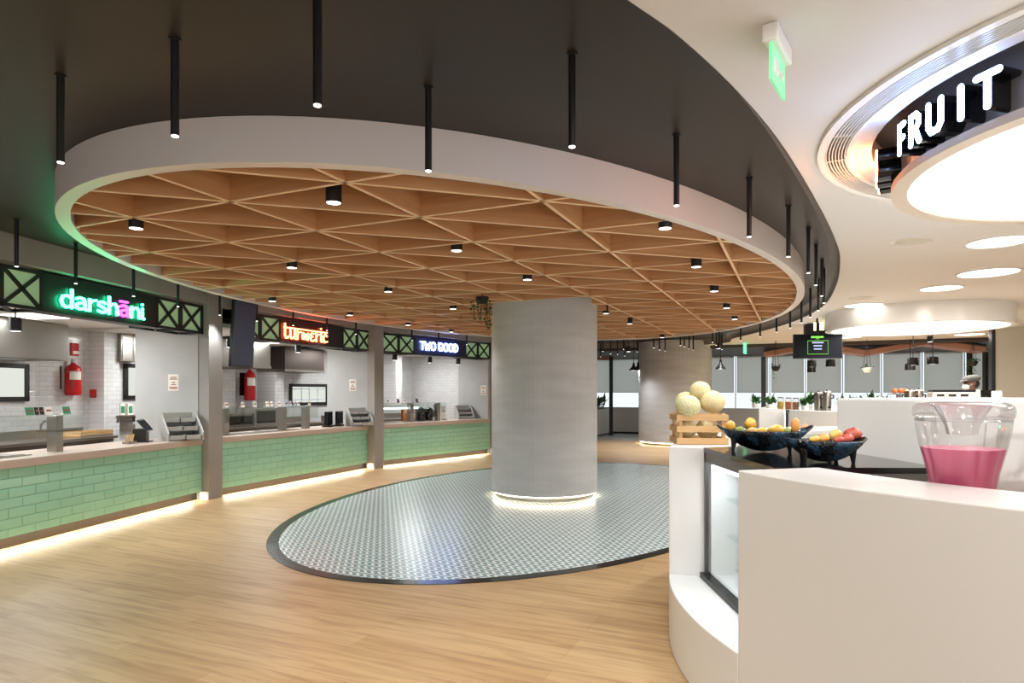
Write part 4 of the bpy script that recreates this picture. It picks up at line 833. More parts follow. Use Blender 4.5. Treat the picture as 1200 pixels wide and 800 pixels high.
# ---- bowls and fruit
def bowl(loc, L, Wd, H, zf, rz, lab, feet, tip):
    t = thing('footed_bowl', lab, 'bowl', loc, rz)
    m = MB(); nu, nv = 48, 12; rows = []
    for j in range(nv+1):
        v = j/nv; row = []
        for i in range(nu):
            a = 2*PI*i/nu; ca, sa = math.cos(a), math.sin(a)
            ex = math.copysign(abs(ca)**1.0, ca)*L; ey = math.copysign(abs(sa)**1.25, sa)*Wd
            z = zf+H*(v**2.3)+tip*(abs(ca)**6)*v**2
            row.append(m.bm.verts.new((ex*v, ey*v, z)))
        rows.append(row)
    cv = rows[0][0]
    for j in range(nv):
        for i in range(nu):
            q = (rows[j][i], rows[j][(i+1) % nu], rows[j+1][(i+1) % nu], rows[j+1][i])
            m.bm.faces.new(q)
    bmesh.ops.remove_doubles(m.bm, verts=m.bm.verts, dist=1e-5)
    o = m.build('dish', 'hammer', t, smooth=True); so = o.modifiers.new('solid', 'SOLIDIFY'); so.thickness = .009; so.offset = 1
    for fx, fy in feet:
        z1 = zf+H*((math.hypot(fx/L, fy/Wd))**2.3)
        MB().cyl((fx, fy, 0), (fx*.97, fy*.97, z1+.012), .008, .02, 14).build('foot', 'blackg', t, smooth=True)
    return t
B1 = Vector((1.50, 3.80, 1.2)); B2 = Vector((1.575, 3.22, 1.2))
bowl(B1, .272, .125, .112, .014, R(-6), 'long dark hammered glass bowl of mangoes, further back beside the crate', [(-.19, -.035), (-.17, .04), (.13, -.045), (.16, .045)], .035)
bowl(B2, .195, .125, .100, .012, R(-4), 'dark hammered glass bowl of red mangoes, nearest the partition', [(-.12, -.05), (-.01, -.075), (.12, -.04), (-.09, .06), (.08, .06)], .018)
FM = {}
def fruit_mat(c1, c2):
    k = (c1, c2)
    if k not in FM: 
        m = mat('mango skin %d' % len(FM), c1, .38, noise=.0); N, L = nt(m); b = N['Principled BSDF']; tc = N.new('ShaderNodeTexCoord'); n = N.new('ShaderNodeTexNoise'); n.inputs['Scale'].default_value = 16; n.inputs['Detail'].default_value = 4; L.new(tc.outputs['Object'], n.inputs['Vector'])
        mr = N.new('ShaderNodeMapRange'); mr.inputs[1].default_value = .38; mr.inputs[2].default_value = .66; L.new(n.outputs['Fac'], mr.inputs[0]); mx = N.new('ShaderNodeMix'); mx.data_type = 'RGBA'; mx.inputs[6].default_value = (*s2l(c1), 1); mx.inputs[7].default_value = (*s2l(c2), 1); L.new(mr.outputs[0], mx.inputs[0]); L.new(mx.outputs[2], b.inputs['Base Color']); FM[k] = m
    return FM[k]
def mango(px, py, Y, rx, rz_, c1, c2, lab, tilt=0, upright=False):
    v = PY(px, py, Y); t = thing('mango', lab, 'mango', v, tilt); m = MB(); m.ball((0, 0, 0), 1, 24, 16)
    for q in m.bm.verts:
        x, y, z = q.co; k = 1+.12*x; q.co = (x*rx, y*rx*.72*k, z*rz_*k+(.10*rx*(1-x*x)*(1 if x > 0 else .2)))
    m.build('flesh', fruit_mat(c1, c2), t, smooth=True); MB().cyl((rx*.97, 0, 0), (rx*1.06, 0, .002), .0035, .003, 8).build('stem_end', 'soil', t)
YE = (228, 174, 58); OR = (226, 160, 70); GR = (136, 150, 62); PE = (226, 148, 92); RD = (168, 62, 50); YL = (214, 190, 92)
mango(855.5, 499, 3.80, .032, .030, OR, YE, 'small orange mango at the left tip of the long bowl', .3)
mango(866.5, 504, 3.76, .027, .022, GR, (150, 160, 70), 'green mango beside the small orange one in the long bowl', 0)
mango(879, 497.5, 3.84, .044, .038, YE, (206, 150, 48), 'biggest golden mango with a dark spot in the long bowl', .8)
mango(880.5, 505, 3.74, .030, .020, YL, PE, 'yellow pinkish mango in front of the biggest golden one', -.2)
mango(892.5, 505, 3.74, .033, .020, (206, 170, 70), YE, 'dull yellow mango in the middle of the long bowl', .1)
mango(909.5, 504, 3.77, .046, .030, YE, (218, 170, 66), 'long yellow mango right of the middle of the long bowl', -.1)
mango(921.5, 505, 3.80, .026, .020, GR, (140, 150, 70), 'small green mango near the right end of the long bowl')
mango(932, 498.5, 3.82, .028, .045, PE, OR, 'upright peach coloured mango at the right of the long bowl', .2)
mango(943, 502, 3.86, .028, .026, PE, (206, 120, 70), 'peach mango half hidden behind the upright one', .4)
mango(954.5, 514.5, 3.17, .026, .016, YL, OR, 'yellow fruit at the left of the red mango bowl')
mango(964.5, 513.5, 3.20, .034, .022, PE, OR, 'orange mango left of the yellow one in the red mango bowl', .2)
mango(979.5, 510, 3.24, .034, .028, YL, (200, 140, 80), 'yellow mango in the middle of the red mango bowl', .2)
mango(999, 508.5, 3.27, .044, .031, RD, (190, 96, 70), 'large red mango at the right end of the red mango bowl', -.3)
mango(992.5, 513.5, 3.18, .034, .022, (176, 62, 56), (190, 96, 80), 'dark red mango in front of the large red one', .1)
mango(983, 515.5, 3.15, .026, .016, (190, 96, 70), RD, 'small reddish mango low at the front of the red mango bowl')
# ---- drinks jar
J = Vector((1.80, 2.56, 1.032)); JS = .82
t = thing('drinks_jar', 'large clear fluted jar half full of pink milk drink, on the fruit counter', 'jar', J); t.scale = (JS, JS, 1)
fl = lambda a, z: 1+.05*abs(math.cos(4.5*a))-.03
prof = [(.0, .002), (.10, .002), (.118, .02), (.122, .07), (.132, .13), (.146, .2), (.163, .26), (.178, .31), (.188, .355), (.194, .39), (.197, .42)]
MB().lathe(prof, n=108, mod=fl).build('vessel', 'jarg', t, smooth=True)
lq = [(0, .012), (.098, .012), (.114, .03), (.118, .07), (.128, .13), (.142, .2), (.159, .26), (.170, .298), (0, .298)]
MB().lathe(lq, n=108, mod=lambda a, z: 1+.05*abs(math.cos(4.5*a))-.034).build('pink_drink', 'pinkmilk', t, smooth=True)
wav = lambda a, z: 1+.012*math.cos(9*a)
MB().lathe([(.198, .415), (.206, .425), (.208, .445), (.204, .462), (.19, .474), (.165, .480), (.13, .470)], n=108, mod=wav).build('lid_rim', 'jarg', t, smooth=True)
MB().lathe([(.13, .470), (.115, .455), (.09, .42), (.072, .385), (.064, .352), (.0, .348)], n=48).build('ice_cone', 'jarg', t, smooth=True)
MB().ring((0, 0), .196, .2, 0, 360, .405, .412, 72).build('neck_ring', 'jarg', t)
# ================================================================== DRUM SIGN
t = thing('drum_sign', 'big round hanging drum with lit white underside and FRUIT in white glowing letters', 'sign', (KD.x, KD.y, 2.685))
MB().ring((0, 0), 1.165, 1.245, 0, 360, 0, .04, 128).build('bottom_rim', mat('pale bronze rim', (190, 176, 158), .35, .3), t, smooth=True)
MB().prism(circ((0, 0), 1.166, 96), .012, .02).build('lit_panel', 'drumlit', t)
MB().ring((0, 0), 1.14, 1.2, 0, 360, .04, .60, 128).build('drum_band', mat('grey bronze drum', (128, 122, 116), .32, .35), t, smooth=True)
MB().prism(circ((0, 0), 1.145, 64), .58, .598).build('top_board', 'black', t)
for k in range(4): a = 2*PI*k/4+.4; MB().cyl((math.cos(a), math.sin(a), .598), (math.cos(a), math.sin(a), .655), .012).build('hanger', 'steel', t)
area(t, (0, 0, -.03), 38, 2.2, shape='DISK', col=(.97, .99, 1))
FR = {'F': [[(.08, 0), (.08, 1), (.62, 1)], [(.08, .52), (.52, .52)]], 'R': [[(.08, 0), (.08, 1), (.44, 1), (.62, .86), (.62, .64), (.44, .5), (.08, .5)], [(.38, .5), (.66, 0)]],
      'U': [[(.08, 1), (.08, .24), (.22, .03), (.5, .03), (.64, .24), (.64, 1)]], 'I': [[(.08, 1), (.08, 0)]], 'T': [[(.0, 1), (.72, 1)], [(.36, 1), (.36, 0)]]}
frl = emis('fruit letter glow', (.32, .48, 1), 17.0); orl = emis('orange letter glow', (1, .33, .12), 22)
def drum_letter(ch, a0, a1, mt=frl, zb=.075, ht=.135):
    wid = {'F': .62, 'R': .66, 'U': .72, 'I': .16, 'T': .72}[ch]
    f = lambda u, v, d: Vector(((1.2+d)*math.cos(R(a0+(a1-a0)*u/wid)), (1.2+d)*math.sin(R(a0+(a1-a0)*u/wid)), zb+v))
    um = abs(R(a1-a0))*1.3/wid
    def rs(m, d0, d1):
        for ln in FR[ch]:
            # resolve the stroke in metres, then wrap on the drum
            g = lambda u, v, d: f(u/um, v, d)
            m.stroke([(q[0]*um, q[1]*ht) for q in ln], .029, g, d0, d1)
        return m
    b = rs(MB(), -.005, .115).build('letter_body', 'blackg', t)
    rs(MB(), .1155, .121).build('letter_face', mt, b)
for ch, a0, a1 in (('F', 172.7, 175.0), ('R', 177.2, 180.5), ('U', 182.8, 187.2), ('I', 190.9, 191.8), ('T', 194.6, 198.7)): drum_letter(ch, a0, a1)
# the word on the far side is only seen edge-on: rounded black bodies with orange lit faces turned away
for a in (141, 147, 153):
    m = MB(); u = Vector((math.cos(R(a)), math.sin(R(a)), 0)); m.cyl(u*1.195+Vector((0, 0, .13)), u*1.315+Vector((0, 0, .13)), .055); m.cyl(u*1.195+Vector((0, 0, .215)), u*1.315+Vector((0, 0, .215)), .045)
    b = m.build('letter_body', 'blackg', t, smooth=True); m = MB(); m.cyl(u*1.3155+Vector((0, 0, .13)), u*1.322+Vector((0, 0, .13)), .052); m.cyl(u*1.3155+Vector((0, 0, .215)), u*1.322+Vector((0, 0, .215)), .042); m.build('letter_face', orl, b)
# ================================================================== RING LIGHT
RC = Vector((6.93, 11.0, 2.64))
t = thing('ring_light', 'large round white drum light hanging further back on the right', 'ceiling light', RC)
MB().ring((0, 0), 1.30, 1.39, 0, 360, 0, ZW-2.64-.001, 128).build('drum', 'white', t, smooth=True); MB().prism(circ((0, 0), 1.31, 96), .004, .014).build('lit_panel', 'ringlit', t)
area(t, (0, 0, -.03), 90, 2.4, shape='DISK', col=(1, .98, .95))
# ================================================================== SIGNS, SCREEN
def exit_sign(px, py, Y, w, rz, lab, h=.16):
    v = PY(px, py, Y); v.z = ZW
    zt = EYE-(py-HY)*Y/FPX-ZW
    t = thing('exit_sign', lab, 'exit sign', v, rz)
    MB().b2(-w/2, w/2, -.03, .03, -.07, 0).build('housing', 'white', t, bevel=.008); MB().b2(-w/2+.01, w/2-.01, -.005, .005, -.07-h, -.07).build('panel', mat('green acrylic', (120, 214, 150), .2, emit=(.2, 1, .45), es=.25), t)
    m = MB(); m.b2(-w*.3, -w*.05, -.008, -.005, -.07-h*.7, -.07-h*.3); m.b2(0, w*.32, -.008, -.005, -.07-h*.58, -.07-h*.42); m.build('arrow', 'white', t)
exit_sign(911, 43, 2.52, .25, R(55), 'green exit sign hanging from the white ceiling at the top', .14)
exit_sign(977, 368, 11.6, .26, R(48), 'small green exit sign beside the yellow lit box', .17)
v = PY(873, 408, 18.0); t = thing('exit_sign', 'tiny green exit sign under the dark bulkhead', 'exit sign', v, R(60)); MB().b2(-.14, .14, -.02, .02, -.15, .22).build('panel', 'exitg', t); MB().b2(-.16, .16, -.03, .03, .22, .28).build('housing', 'white', t)
t = thing('menu_screen', 'landscape menu screen with a green heading hanging at the back right', 'screen', PY(958, 420, 12.0), R(-10))
MB().b2(-.43, .43, -.02, .03, .0, .46).build('housing', 'black', t, bevel=.004); MB().b2(-.42, .42, -.024, -.019, .012, .448).build('display', 'screen', t)
scr_g = emis('screen green', (.25, .8, .1), .9); scr_w = emis('screen text', (.55, .62, .95), .7)
m = MB(); m.b2(-.12, .10, -.027, -.024, .385, .42); m.build('heading', scr_g, t); m = MB(); m.b2(-.035, .02, -.027, -.024, .365, .374); m.build('subheading', scr_g, t)
m = MB(); [m.b2(*q, -.027, -.024, *z) for q, z in (((-.18, .18), (.08, .086)), ((-.18, .18), (.33, .336)))]; m.b2(-.18, -.176, -.027, -.024, .08, .336); m.b2(.176, .18, -.027, -.024, .08, .336); m.build('border_line', scr_g, t)
m = MB(); [m.b2(-w_, w_, -.027, -.024, z, z+.026) for w_, z in ((.10, .285), (.075, .225), (.07, .165))]; m.build('text_line', scr_w, t)
MB().cyl((.0, .02, .46), (.0, .02, ZW-PY(958, 420, 12.0).z-.002), .02).build('pole', 'black', t)
c = PY(968, 378, 12.6); t = thing('box_sign', 'dark round sign drum with a bright yellow lit face above the menu screen', 'sign', (c.x+.18, c.y+.5, c.z), R(0))
MB().ring((0, 0), .30, .36, 0, 360, -.26, .17, 48).build('drum_band', 'black', t, smooth=True); MB().prism(circ((0, 0), .31, 48), -.255, -.24).build('bottom_board', 'black', t)
yl = emis('yellow letter glow', (1, .86, .35), 4)
for k in range(3):
    a = R(228+k*14); m = MB(); m.box((.40*math.cos(a), .40*math.sin(a), -.02), (.08, .085, .24), rz=a); b = m.build('letter_body', 'black', t); m = MB(); m.box((.444*math.cos(a), .444*math.sin(a), -.02), (.006, .08, .23), rz=a); m.build('letter_face', yl, b)
MB().cyl((0, 0, .1), (0, 0, ZW-c.z-.001), .03).build('hanger', 'black', t); MB().ring((0, 0), .6, .63, 0, 360, ZW-c.z-.012, ZW-c.z-.001, 48).build('ceiling_ring', 'white', t)
# ================================================================== BACK OF THE ROOM
n = 0
for i in range(-2, 16):
    xa = X0+dX*i; k = (xa+.5)/win(xa+.5, 0).y
    if not (.10 < k < .80): continue
    c = (win(xa+.045, 0)+win(xa+dX-.045, 0))/2; nn = Vector((math.sin(WR), -math.cos(WR), 0)); c = c+nn*.0
    t = thing('roller_blind', 'grey roller blind half down on the back windows, %s from the left' % ORD[n], 'blind', (c.x, c.y, 1.55), WR, 'grey roller blinds on the back windows'); n += 1
    L = (win(xa+dX-.045, 0)-win(xa+.045, 0)).length
    MB().b2(-L/2, L/2, -.004, .004, .02, 1.28).build('fabric', 'blind', t); MB().b2(-L/2, L/2, -.012, .012, 0, .025).build('bottom_bar', 'blind', t); MB().cyl((-L/2, 0, 1.27), (L/2, 0, 1.27), .028).build('roller', 'blind', t)
def foliage(m, c, r, n, l=.16, w=.06, up=.5, seed=1):
    rd = random.Random(seed)
    for _ in range(n):
        a = rd.uniform(0, 2*PI); e = rd.uniform(up-.6, up+.6); d = Vector((math.cos(a)*math.cos(e), math.sin(a)*math.cos(e), math.sin(e)))
        p = Vector(c)+Vector((rd.uniform(-r[0], r[0]), rd.uniform(-r[1], r[1]), rd.uniform(0, r[2])))
        m.leaf(p, d, l*rd.uniform(.6, 1.2), w*rd.uniform(.7, 1.2), droop=rd.uniform(.2, .9))
    return m
a = P(701, 511, 0); b = P(718.5, 507.5, 0)
d = (b-a).normalized(); t = thing('planter', 'tall pale planter box with a bushy green plant beside the round column', 'planter', (a.x, a.y, 0), math.atan2(d.y, d.x)); Lp = (b-a).length-.3
MB().b2(-.9, Lp, 0, .5, .05, .95).build('box', 'spandrel', t, bevel=.004); MB().b2(-.88, Lp-.02, .02, .48, 0, .05).build('plinth', 'black', t); MB().b2(-.86, Lp-.04, .04, .46, .93, .955).build('soil', 'soil', t)
m = foliage(MB(), (Lp*.2, .25, .95), (Lp*.75, .16, .28), 130, .36, .15, .7, 3); m.build('foliage', 'leaf', t)
# dark posts and folded wooden beams near the windows
def bpl(k, z, c=22.0): Y = c/(1+.445*k); return Vector((k*Y, Y, z))
ks = [(.393, 2.60), (.475, 2.84), (.553, 2.58), (.648, 2.84), (.74, 2.60)]
t = thing('folded_canopy', 'zigzag wooden beam canopy edged in black in front of the back windows', 'canopy', bpl(.393, 0), 0)
for (k0, z0), (k1, z1) in zip(ks[:-1], ks[1:]):
    p, q = bpl(k0, z0)-bpl(.393, 0), bpl(k1, z1)-bpl(.393, 0); dd = Vector((math.sin(WR)*-1, math.cos(WR), 0))*.9; up = Vector((0, 0, .15))
    m = MB(); V = [m.bm.verts.new(x) for x in (p, q, q+dd, p+dd, p+up, q+up, q+dd+up, p+dd+up)]
    for f in ((0, 1, 2, 3), (4, 5, 6, 7), (0, 1, 5, 4), (1, 2, 6, 5), (2, 3, 7, 6), (3, 0, 4, 7)): m.bm.faces.new([V[x] for x in f])
    m.build('roof_board', 'beamwood', t)
    m = MB(); e = (q-p).normalized(); m.tube([p+Vector((0, -.02, .17)), q+Vector((0, -.02, .17))], .03, 6); m.build('edge_bar', 'black', t)
for k in (.393, .74, .553):
    p = bpl(k, 0)-bpl(.393, 0)
    if k != .553: MB().b2(p.x-.05, p.x+.05, p.y-.05, p.y+.05, 0, 2.6).build('post', 'black', t)
p = PY(1136, 445, 17.6); p2 = bpl(.393, 0); MB().b2(p.x-p2.x-.05, p.x-p2.x+.05, p.y-p2.y-.05, p.y-p2.y+.05, 0, 2.66).build('post', 'black', t)
a = PY(716, 450, 23.3); t = thing('post', 'slim dark post between the planter and the back windows', 'post', (a.x, a.y, 0)); MB().b2(-.06, .06, -.06, .06, .0, 2.858).build('shaft', 'black', t); MB().b2(-.1, .1, -.1, .1, 0, .02).build('foot_plate', 'black', t); MB().b2(-1.2, .06, -.05, .05, 2.74, 2.858).build('head_beam', 'beamwood', t)
def drum_pendant(px, pyt, pyb, wpx, Y, lab, ztop=2.855, cone=False):
    v = PY(px, pyb, Y); ztop = ceil_z(v)-.001; h = (pyb-pyt)*Y/FPX; r = wpx*Y/FPX/2; t = thing('drum_pendant', lab, 'pendant light', (v.x, v.y, v.z), 0, None)
    if cone: MB().lathe([(r*.96, .008), (r, 0), (r*.95, .03), (r*.3, h*.55), (r*.18, h), (0, h)], n=32).build('shade', 'black', t, smooth=True)
    else: MB().lathe([(r*.9, .02), (r*.9, .0), (r, 0), (r*.97, h*.8), (r*.9, h), (0, h)], n=32).build('shade', 'black', t, smooth=True)
    MB().cyl((0, 0, h), (0, 0, ztop-v.z), .009, n=6).build('cord', 'black', t); MB().cyl((0, 0, .006), (0, 0, .02), r*.86, n=28).build('lens', 'tip', t); spot(t, (0, 0, -.02), 25 if ztop > 2.9 and cone else 100, 150, .8)
drum_pendant(951.2, 422, 430, 10, 16.3, 'black drum pendant under the menu screen, brighter front one'); drum_pendant(950.8, 428, 436, 9.4, 18.0, 'black drum pendant half hidden below the brighter one'); drum_pendant(973.3, 421, 429.5, 10.4, 16.0, 'black drum pendant right below the menu screen corner')
drum_pendant(1070, 419, 428, 12, 15.2, 'black drum pendant, left front of the trio on the right'); drum_pendant(1066.5, 426, 433.5, 11, 16.8, 'black drum pendant, lower rear of the trio on the right'); drum_pendant(1093, 418, 426.5, 12, 15.0, 'black drum pendant, rightmost of the trio')
drum_pendant(742.5, 425, 434, 11, 18.6, 'black dome pendant beside the far round column', 2.94, True); drum_pendant(748, 424, 433.5, 11, 19.6, 'second black dome pendant behind the first by the far column', 2.85, True); drum_pendant(844.5, 421, 432.5, 12, 17.0, 'black dome pendant above the long mango bowl in the distance', 2.94, True)
for px, py, Y, lab in ((736.5, 412, 17.5, 'black can spotlight on the ceiling beyond the canopy, left one'), (842, 408.5, 16.5, 'black can spotlight on the ceiling beyond the canopy, right one'), (1090, 400.5, 15.8, 'small lit can spotlight under the dark bulkhead')):
    v = PY(px, py, Y); t = thing('can_spotlight', lab, 'downlight', v); MB().lathe([(.055, .003), (.065, 0), (.065, .15), (0, .15)], n=20).build('housing', 'black', t, smooth=True); MB().cyl((0, 0, .15), (0, 0, ceil_z(v)-.001-v.z), .01, n=6).build('stem', 'black', t); MB().cyl((0, 0, .001), (0, 0, .008), .055).build('lens', 'tip', t); spot(t, (0, 0, -.02), 35, 150, .8)
def hang_plant(px, py, Y, r, lab, pot, n, seed, trail=0, top=2.85):
    v = PY(px, py, Y); top = ceil_z(v)-.001; t = thing('hanging_plant', lab, 'plant', v)
    MB().lathe([(0, -r), (r*.6, -r*.95), (r, -r*.2), (r*1.02, r*.2), (r*.9, r*.2), (r*.9, r*.05), (0, r*.05)], n=24).build('pot', pot, t, smooth=True)
    m = MB(); [m.cyl((r*.9*math.cos(q), r*.9*math.sin(q), r*.1), (0, 0, top-v.z), .006, n=5) for q in (0, 2.1, 4.2)]; m.build('cords', 'black', t)
    m = foliage(MB(), (0, 0, r*.1), (r*.9, r*.9, r*.5), n, r*.8, r*.45, .3, seed)
    rd = random.Random(seed)
    for k in range(trail):
        x, y = rd.uniform(-r, r*.6), rd.uniform(-r, r)
        for j in range(9): m.leaf((x+rd.uniform(-.05, .05), y, -j*r*.42), (rd.uniform(-1, 1), rd.uniform(-1, 1), -.4), r*.6, r*.4)
    m.build('foliage', 'leafd', t)
hang_plant(909, 430, 17.2, .11, 'small dark hanging basket plant in front of the back blinds', 'black', 26, 4, 1); hang_plant(1016, 431.5, 16.8, .115, 'white hanging pot plant between the two groups of pendants', 'white', 22, 5); hang_plant(1140, 424, 16.4, .11, 'dark hanging pot with long trailing leaves at the right', 'black', 46, 6, 4)
v = PY(565, 352, 8.55); t = thing('hanging_plant', 'trailing vine plant hanging from the wooden canopy left of the big column', 'plant', v); MB().lathe([(0, -.05), (.07, -.04), (.09, .04), (.08, .05), (0, .045)], n=20).build('pot', 'soil', t, smooth=True); MB().cyl((0, 0, .04), (0, 0, 3.07-v.z), .006).build('cord', 'black', t)
m = MB(); rd = random.Random(8)
for k in range(9):
    a = rd.uniform(0, 2*PI); x, y = -.04+.14*math.cos(a), .1*math.sin(a); ln = rd.randint(4, 9)
    for j in range(ln): m.leaf((x+rd.uniform(-.02, .02), y, -.0-j*.043), (rd.uniform(-1, 1), rd.uniform(-1, 1), -.5), .055, .045)
    m.tube([(x*.3, y*.3, .03), (x, y, .0), (x, y, -ln*.043)], .0025, 4)
m.build('foliage', 'leafd', t)
# ================================================================== SECOND KIOSK
K2 = Vector((6.93, 11.0, 0)); k2 = kiosk(K2, 0, 'second round white kiosk counter further back under the ring light', 1.27, 1.27, .45)
def k2rim(px, rr=2.3):
    """point on the near rim of the second kiosk behind pixel column px"""
    k = (px-600)/FPX; d = Vector((k, 1, 0)); aa = d.dot(d); bb = -2*d.dot(K2); cc = K2.dot(K2)-rr*rr; D = max(0, bb*bb-4*aa*cc); s = (-bb-math.sqrt(D))/(2*aa); return Vector((k*s, s, 1.272))
v = K2+Vector((-2.0, .35, 0)); t = thing('display_case', 'small pale glass display case set in the far kiosk counter', 'display case', (v.x, v.y, .452)); MB().b2(0, .5, -.9, .1, 0, .8).build('back_panel', 'white', t); m = MB(); m.b2(-.03, .0, -.92, -.88, 0, .8); m.b2(-.03, 0, .08, .12, 0, .8); m.b2(-.03, 0, -.9, .1, .74, .8); m.build('frame', 'grey', t); MB().b2(-.02, -.015, -.88, .08, 0, .74).build('front_pane', 'glass', t)
fill = [(224, 196, 96), (216, 138, 72), (168, 120, 88)]
for i, (px, lab) in enumerate(((915, 'glass jar of yellow snacks on the far kiosk, left of three'), (924, 'glass jar of orange snacks on the far kiosk, middle of three'), (932.5, 'glass jar of brown snacks on the far kiosk, right of three'))):
    v = k2rim(px+4, 2.3); Y = v.y; v.x = (px-600)/FPX*Y; t = thing('glass_jar', lab, 'jar', v); r = 3.9*Y/FPX; h = 14*Y/FPX
    MB().lathe([(0, 0), (r, 0), (r, h*.78), (r*.8, h*.88), (r*.8, h*.92)], n=24).build('glass', 'jarg', t, smooth=True); MB().lathe([(0, .004), (r*.93, .004), (r*.93, h*.62), (0, h*.66)], n=24).build('contents', mat('snack %d' % i, fill[i], .7, noise=.35, nscale=40), t, smooth=True); MB().cyl((0, 0, h*.92), (0, 0, h), r*.84).build('lid', 'steeld', t)
def urn(px, wpx, hpx, lab, rr=2.3):
    v = k2rim(px, rr); v.x = (px-600)/FPX*v.y; r = wpx*v.y/FPX/2; h = hpx*v.y/FPX; t = thing('drink_urn', lab, 'urn', v); MB().lathe([(0, 0), (r, 0), (r, h*.88), (r*.92, h*.92), (r*.5, h*.97), (0, h*.97)], n=32).build('body', 'steel', t, smooth=True); MB().ball((0, 0, h), h*.04).build('knob', 'black', t); MB().cyl((0, -r, h*.18), (0, -r-.05, h*.16), .015).build('tap', 'black', t); m = MB(); [m.tube([(s_*r, 0, h*.6), (s_*(r+.04), 0, h*.62), (s_*(r+.04), 0, h*.75), (s_*r, 0, h*.77)], .01, 6) for s_ in (-1, 1)]; m.build('handle', 'black', t)
urn(959.5, 10, 22.5, 'tall steel drinks urn on the far kiosk, left of the pair'); urn(969, 9.5, 24, 'tall steel drinks urn on the far kiosk, right of the pair beside the white block'); urn(1066, 11, 27, 'steel drinks urn showing above the white block, left of the pair'); urn(1076.5, 9.5, 27, 'steel drinks urn showing above the white block, right of the pair', 2.05)
def pot_plant(px, pyt, wpx, lab, seed, mt='leaf', rr=2.3, n=40):
    v = k2rim(px, rr); v.x = (px-600)/FPX*v.y; h = (EYE-(pyt-HY)*v.y/FPX)-v.z; w = wpx*v.y/FPX; t = thing('potted_plant', lab, 'plant', v); MB().lathe([(0, 0), (w*.22, 0), (w*.28, h*.3), (w*.25, h*.3), (0, h*.28)], n=18).build('pot', 'white', t, smooth=True)
    foliage(MB(), (0, 0, h*.25), (w*.22, w*.22, h*.35), n, max(h, w)*.48, max(h, w)*.22, .8, seed).build('foliage', mt, t)
pot_plant(886, 461.5, 18, 'leafy green plant on the white end pier of the far kiosk', 11); pot_plant(903, 464, 20, 'bushy green plant beside the snack jars on the far kiosk', 12)
pot_plant(941.5, 463, 10, 'small green plant right of the snack jars', 13); pot_plant(950, 458, 10, 'upright green plant left of the steel urns', 14)
for i, (px, py) in enumerate(((987, 462.5), (999, 462), (1012, 462), (1022, 458.5), (1039, 461))): pot_plant(px, py, 10, 'green leaves showing just above the white block, %s from the left' % ORD[i], 20+i, 'leafd')
v = k2rim(1053, 2.25); t = thing('fruit_stand', 'stand of orange fruit showing above the white block', 'stand', v); zb = EYE-(461-HY)*v.y/FPX-v.z; MB().cyl((0, 0, 0), (0, 0, zb), .03).build('stem', 'steel', t); MB().cyl((0, 0, zb-.012), (0, 0, zb), .14, n=28).build('plate', 'steel', t); MB().cyl((0, 0, 0), (0, 0, .012), .09, n=24).build('foot', 'steel', t)
for i, (x, y, lab) in enumerate(((-.075, -.03, 'left'), (0, -.05, 'middle'), (.075, -.03, 'right'))):
    q = thing('orange', 'orange on the fruit stand above the white block, %s one' % lab, 'orange', (v.x+x, v.y+y, v.z+zb+.037)); MB().ball((0, 0, 0), .037).build('peel', mat('orange peel', (226, 120, 50), .45, bump=.2, bscale=200), q, smooth=True); MB().cyl((0, 0, .036), (0, 0, .039), .006).build('stem_scar', 'leafd', q)
v = k2rim(1113, 2.25); t = thing('juice_machine', 'white and black juice machine front showing above the white block', 'machine', v, R(-20)); z = EYE-(457-HY)*v.y/FPX-v.z
MB().b2(-.24, .28, -.14, .14, 0, z-.03).build('body', 'white', t, bevel=.01); MB().b2(-.23, .27, -.13, .13, z-.03, z+.005).build('top', 'black', t); m = MB(); [m.b2(-.19+k*.14, -.10+k*.14, -.145, -.14, z-.085, z-.055) for k in range(3)]; m.build('slots', 'black', t)
v = k2rim(1144, 2.2); t = thing('menu_card', 'white leaning menu card in front of the person in the cap', 'card', v, R(-25)); z = EYE-(456.5-HY)*v.y/FPX-v.z; MB().box((0, 0, z/2+.06), (.1, .008, z-.12), rx=R(-8)).build('card', 'paper', t); MB().box((0, -.008, z*.7), (.06, .004, z*.3), rx=R(-8)).build('print', mat('pale print', (190, 190, 188), .7), t); MB().b2(-.05, .05, -.04, .06, 0, .08).build('holder', 'white', t)
v = k2rim(1168, 2.2); t = thing('card_holder', 'white rounded card holder right of the person in the cap', 'card', v, R(-30)); z = EYE-(458-HY)*v.y/FPX-v.z; MB().b2(-.06, .06, -.01, .01, .02, z).build('card', 'white', t, bevel=.015); MB().b2(-.06, .06, -.04, .04, 0, .02).build('foot', 'white', t)
v = k2rim(1153, 1.95); t = thing('till', 'dark till screen right of the person in the cap', 'till', v, R(-30)); z = EYE-(459.5-HY)*v.y/FPX-v.z; MB().b2(-.05, .05, -.04, .04, 0, z-.05).build('stand', 'black', t); MB().box((0, 0, z-.04), (.26, .02, .16), rx=R(-30)).build('display', 'blackg', t); MB().b2(-.1, .1, -.08, .08, 0, .012).build('base_plate', 'black', t)
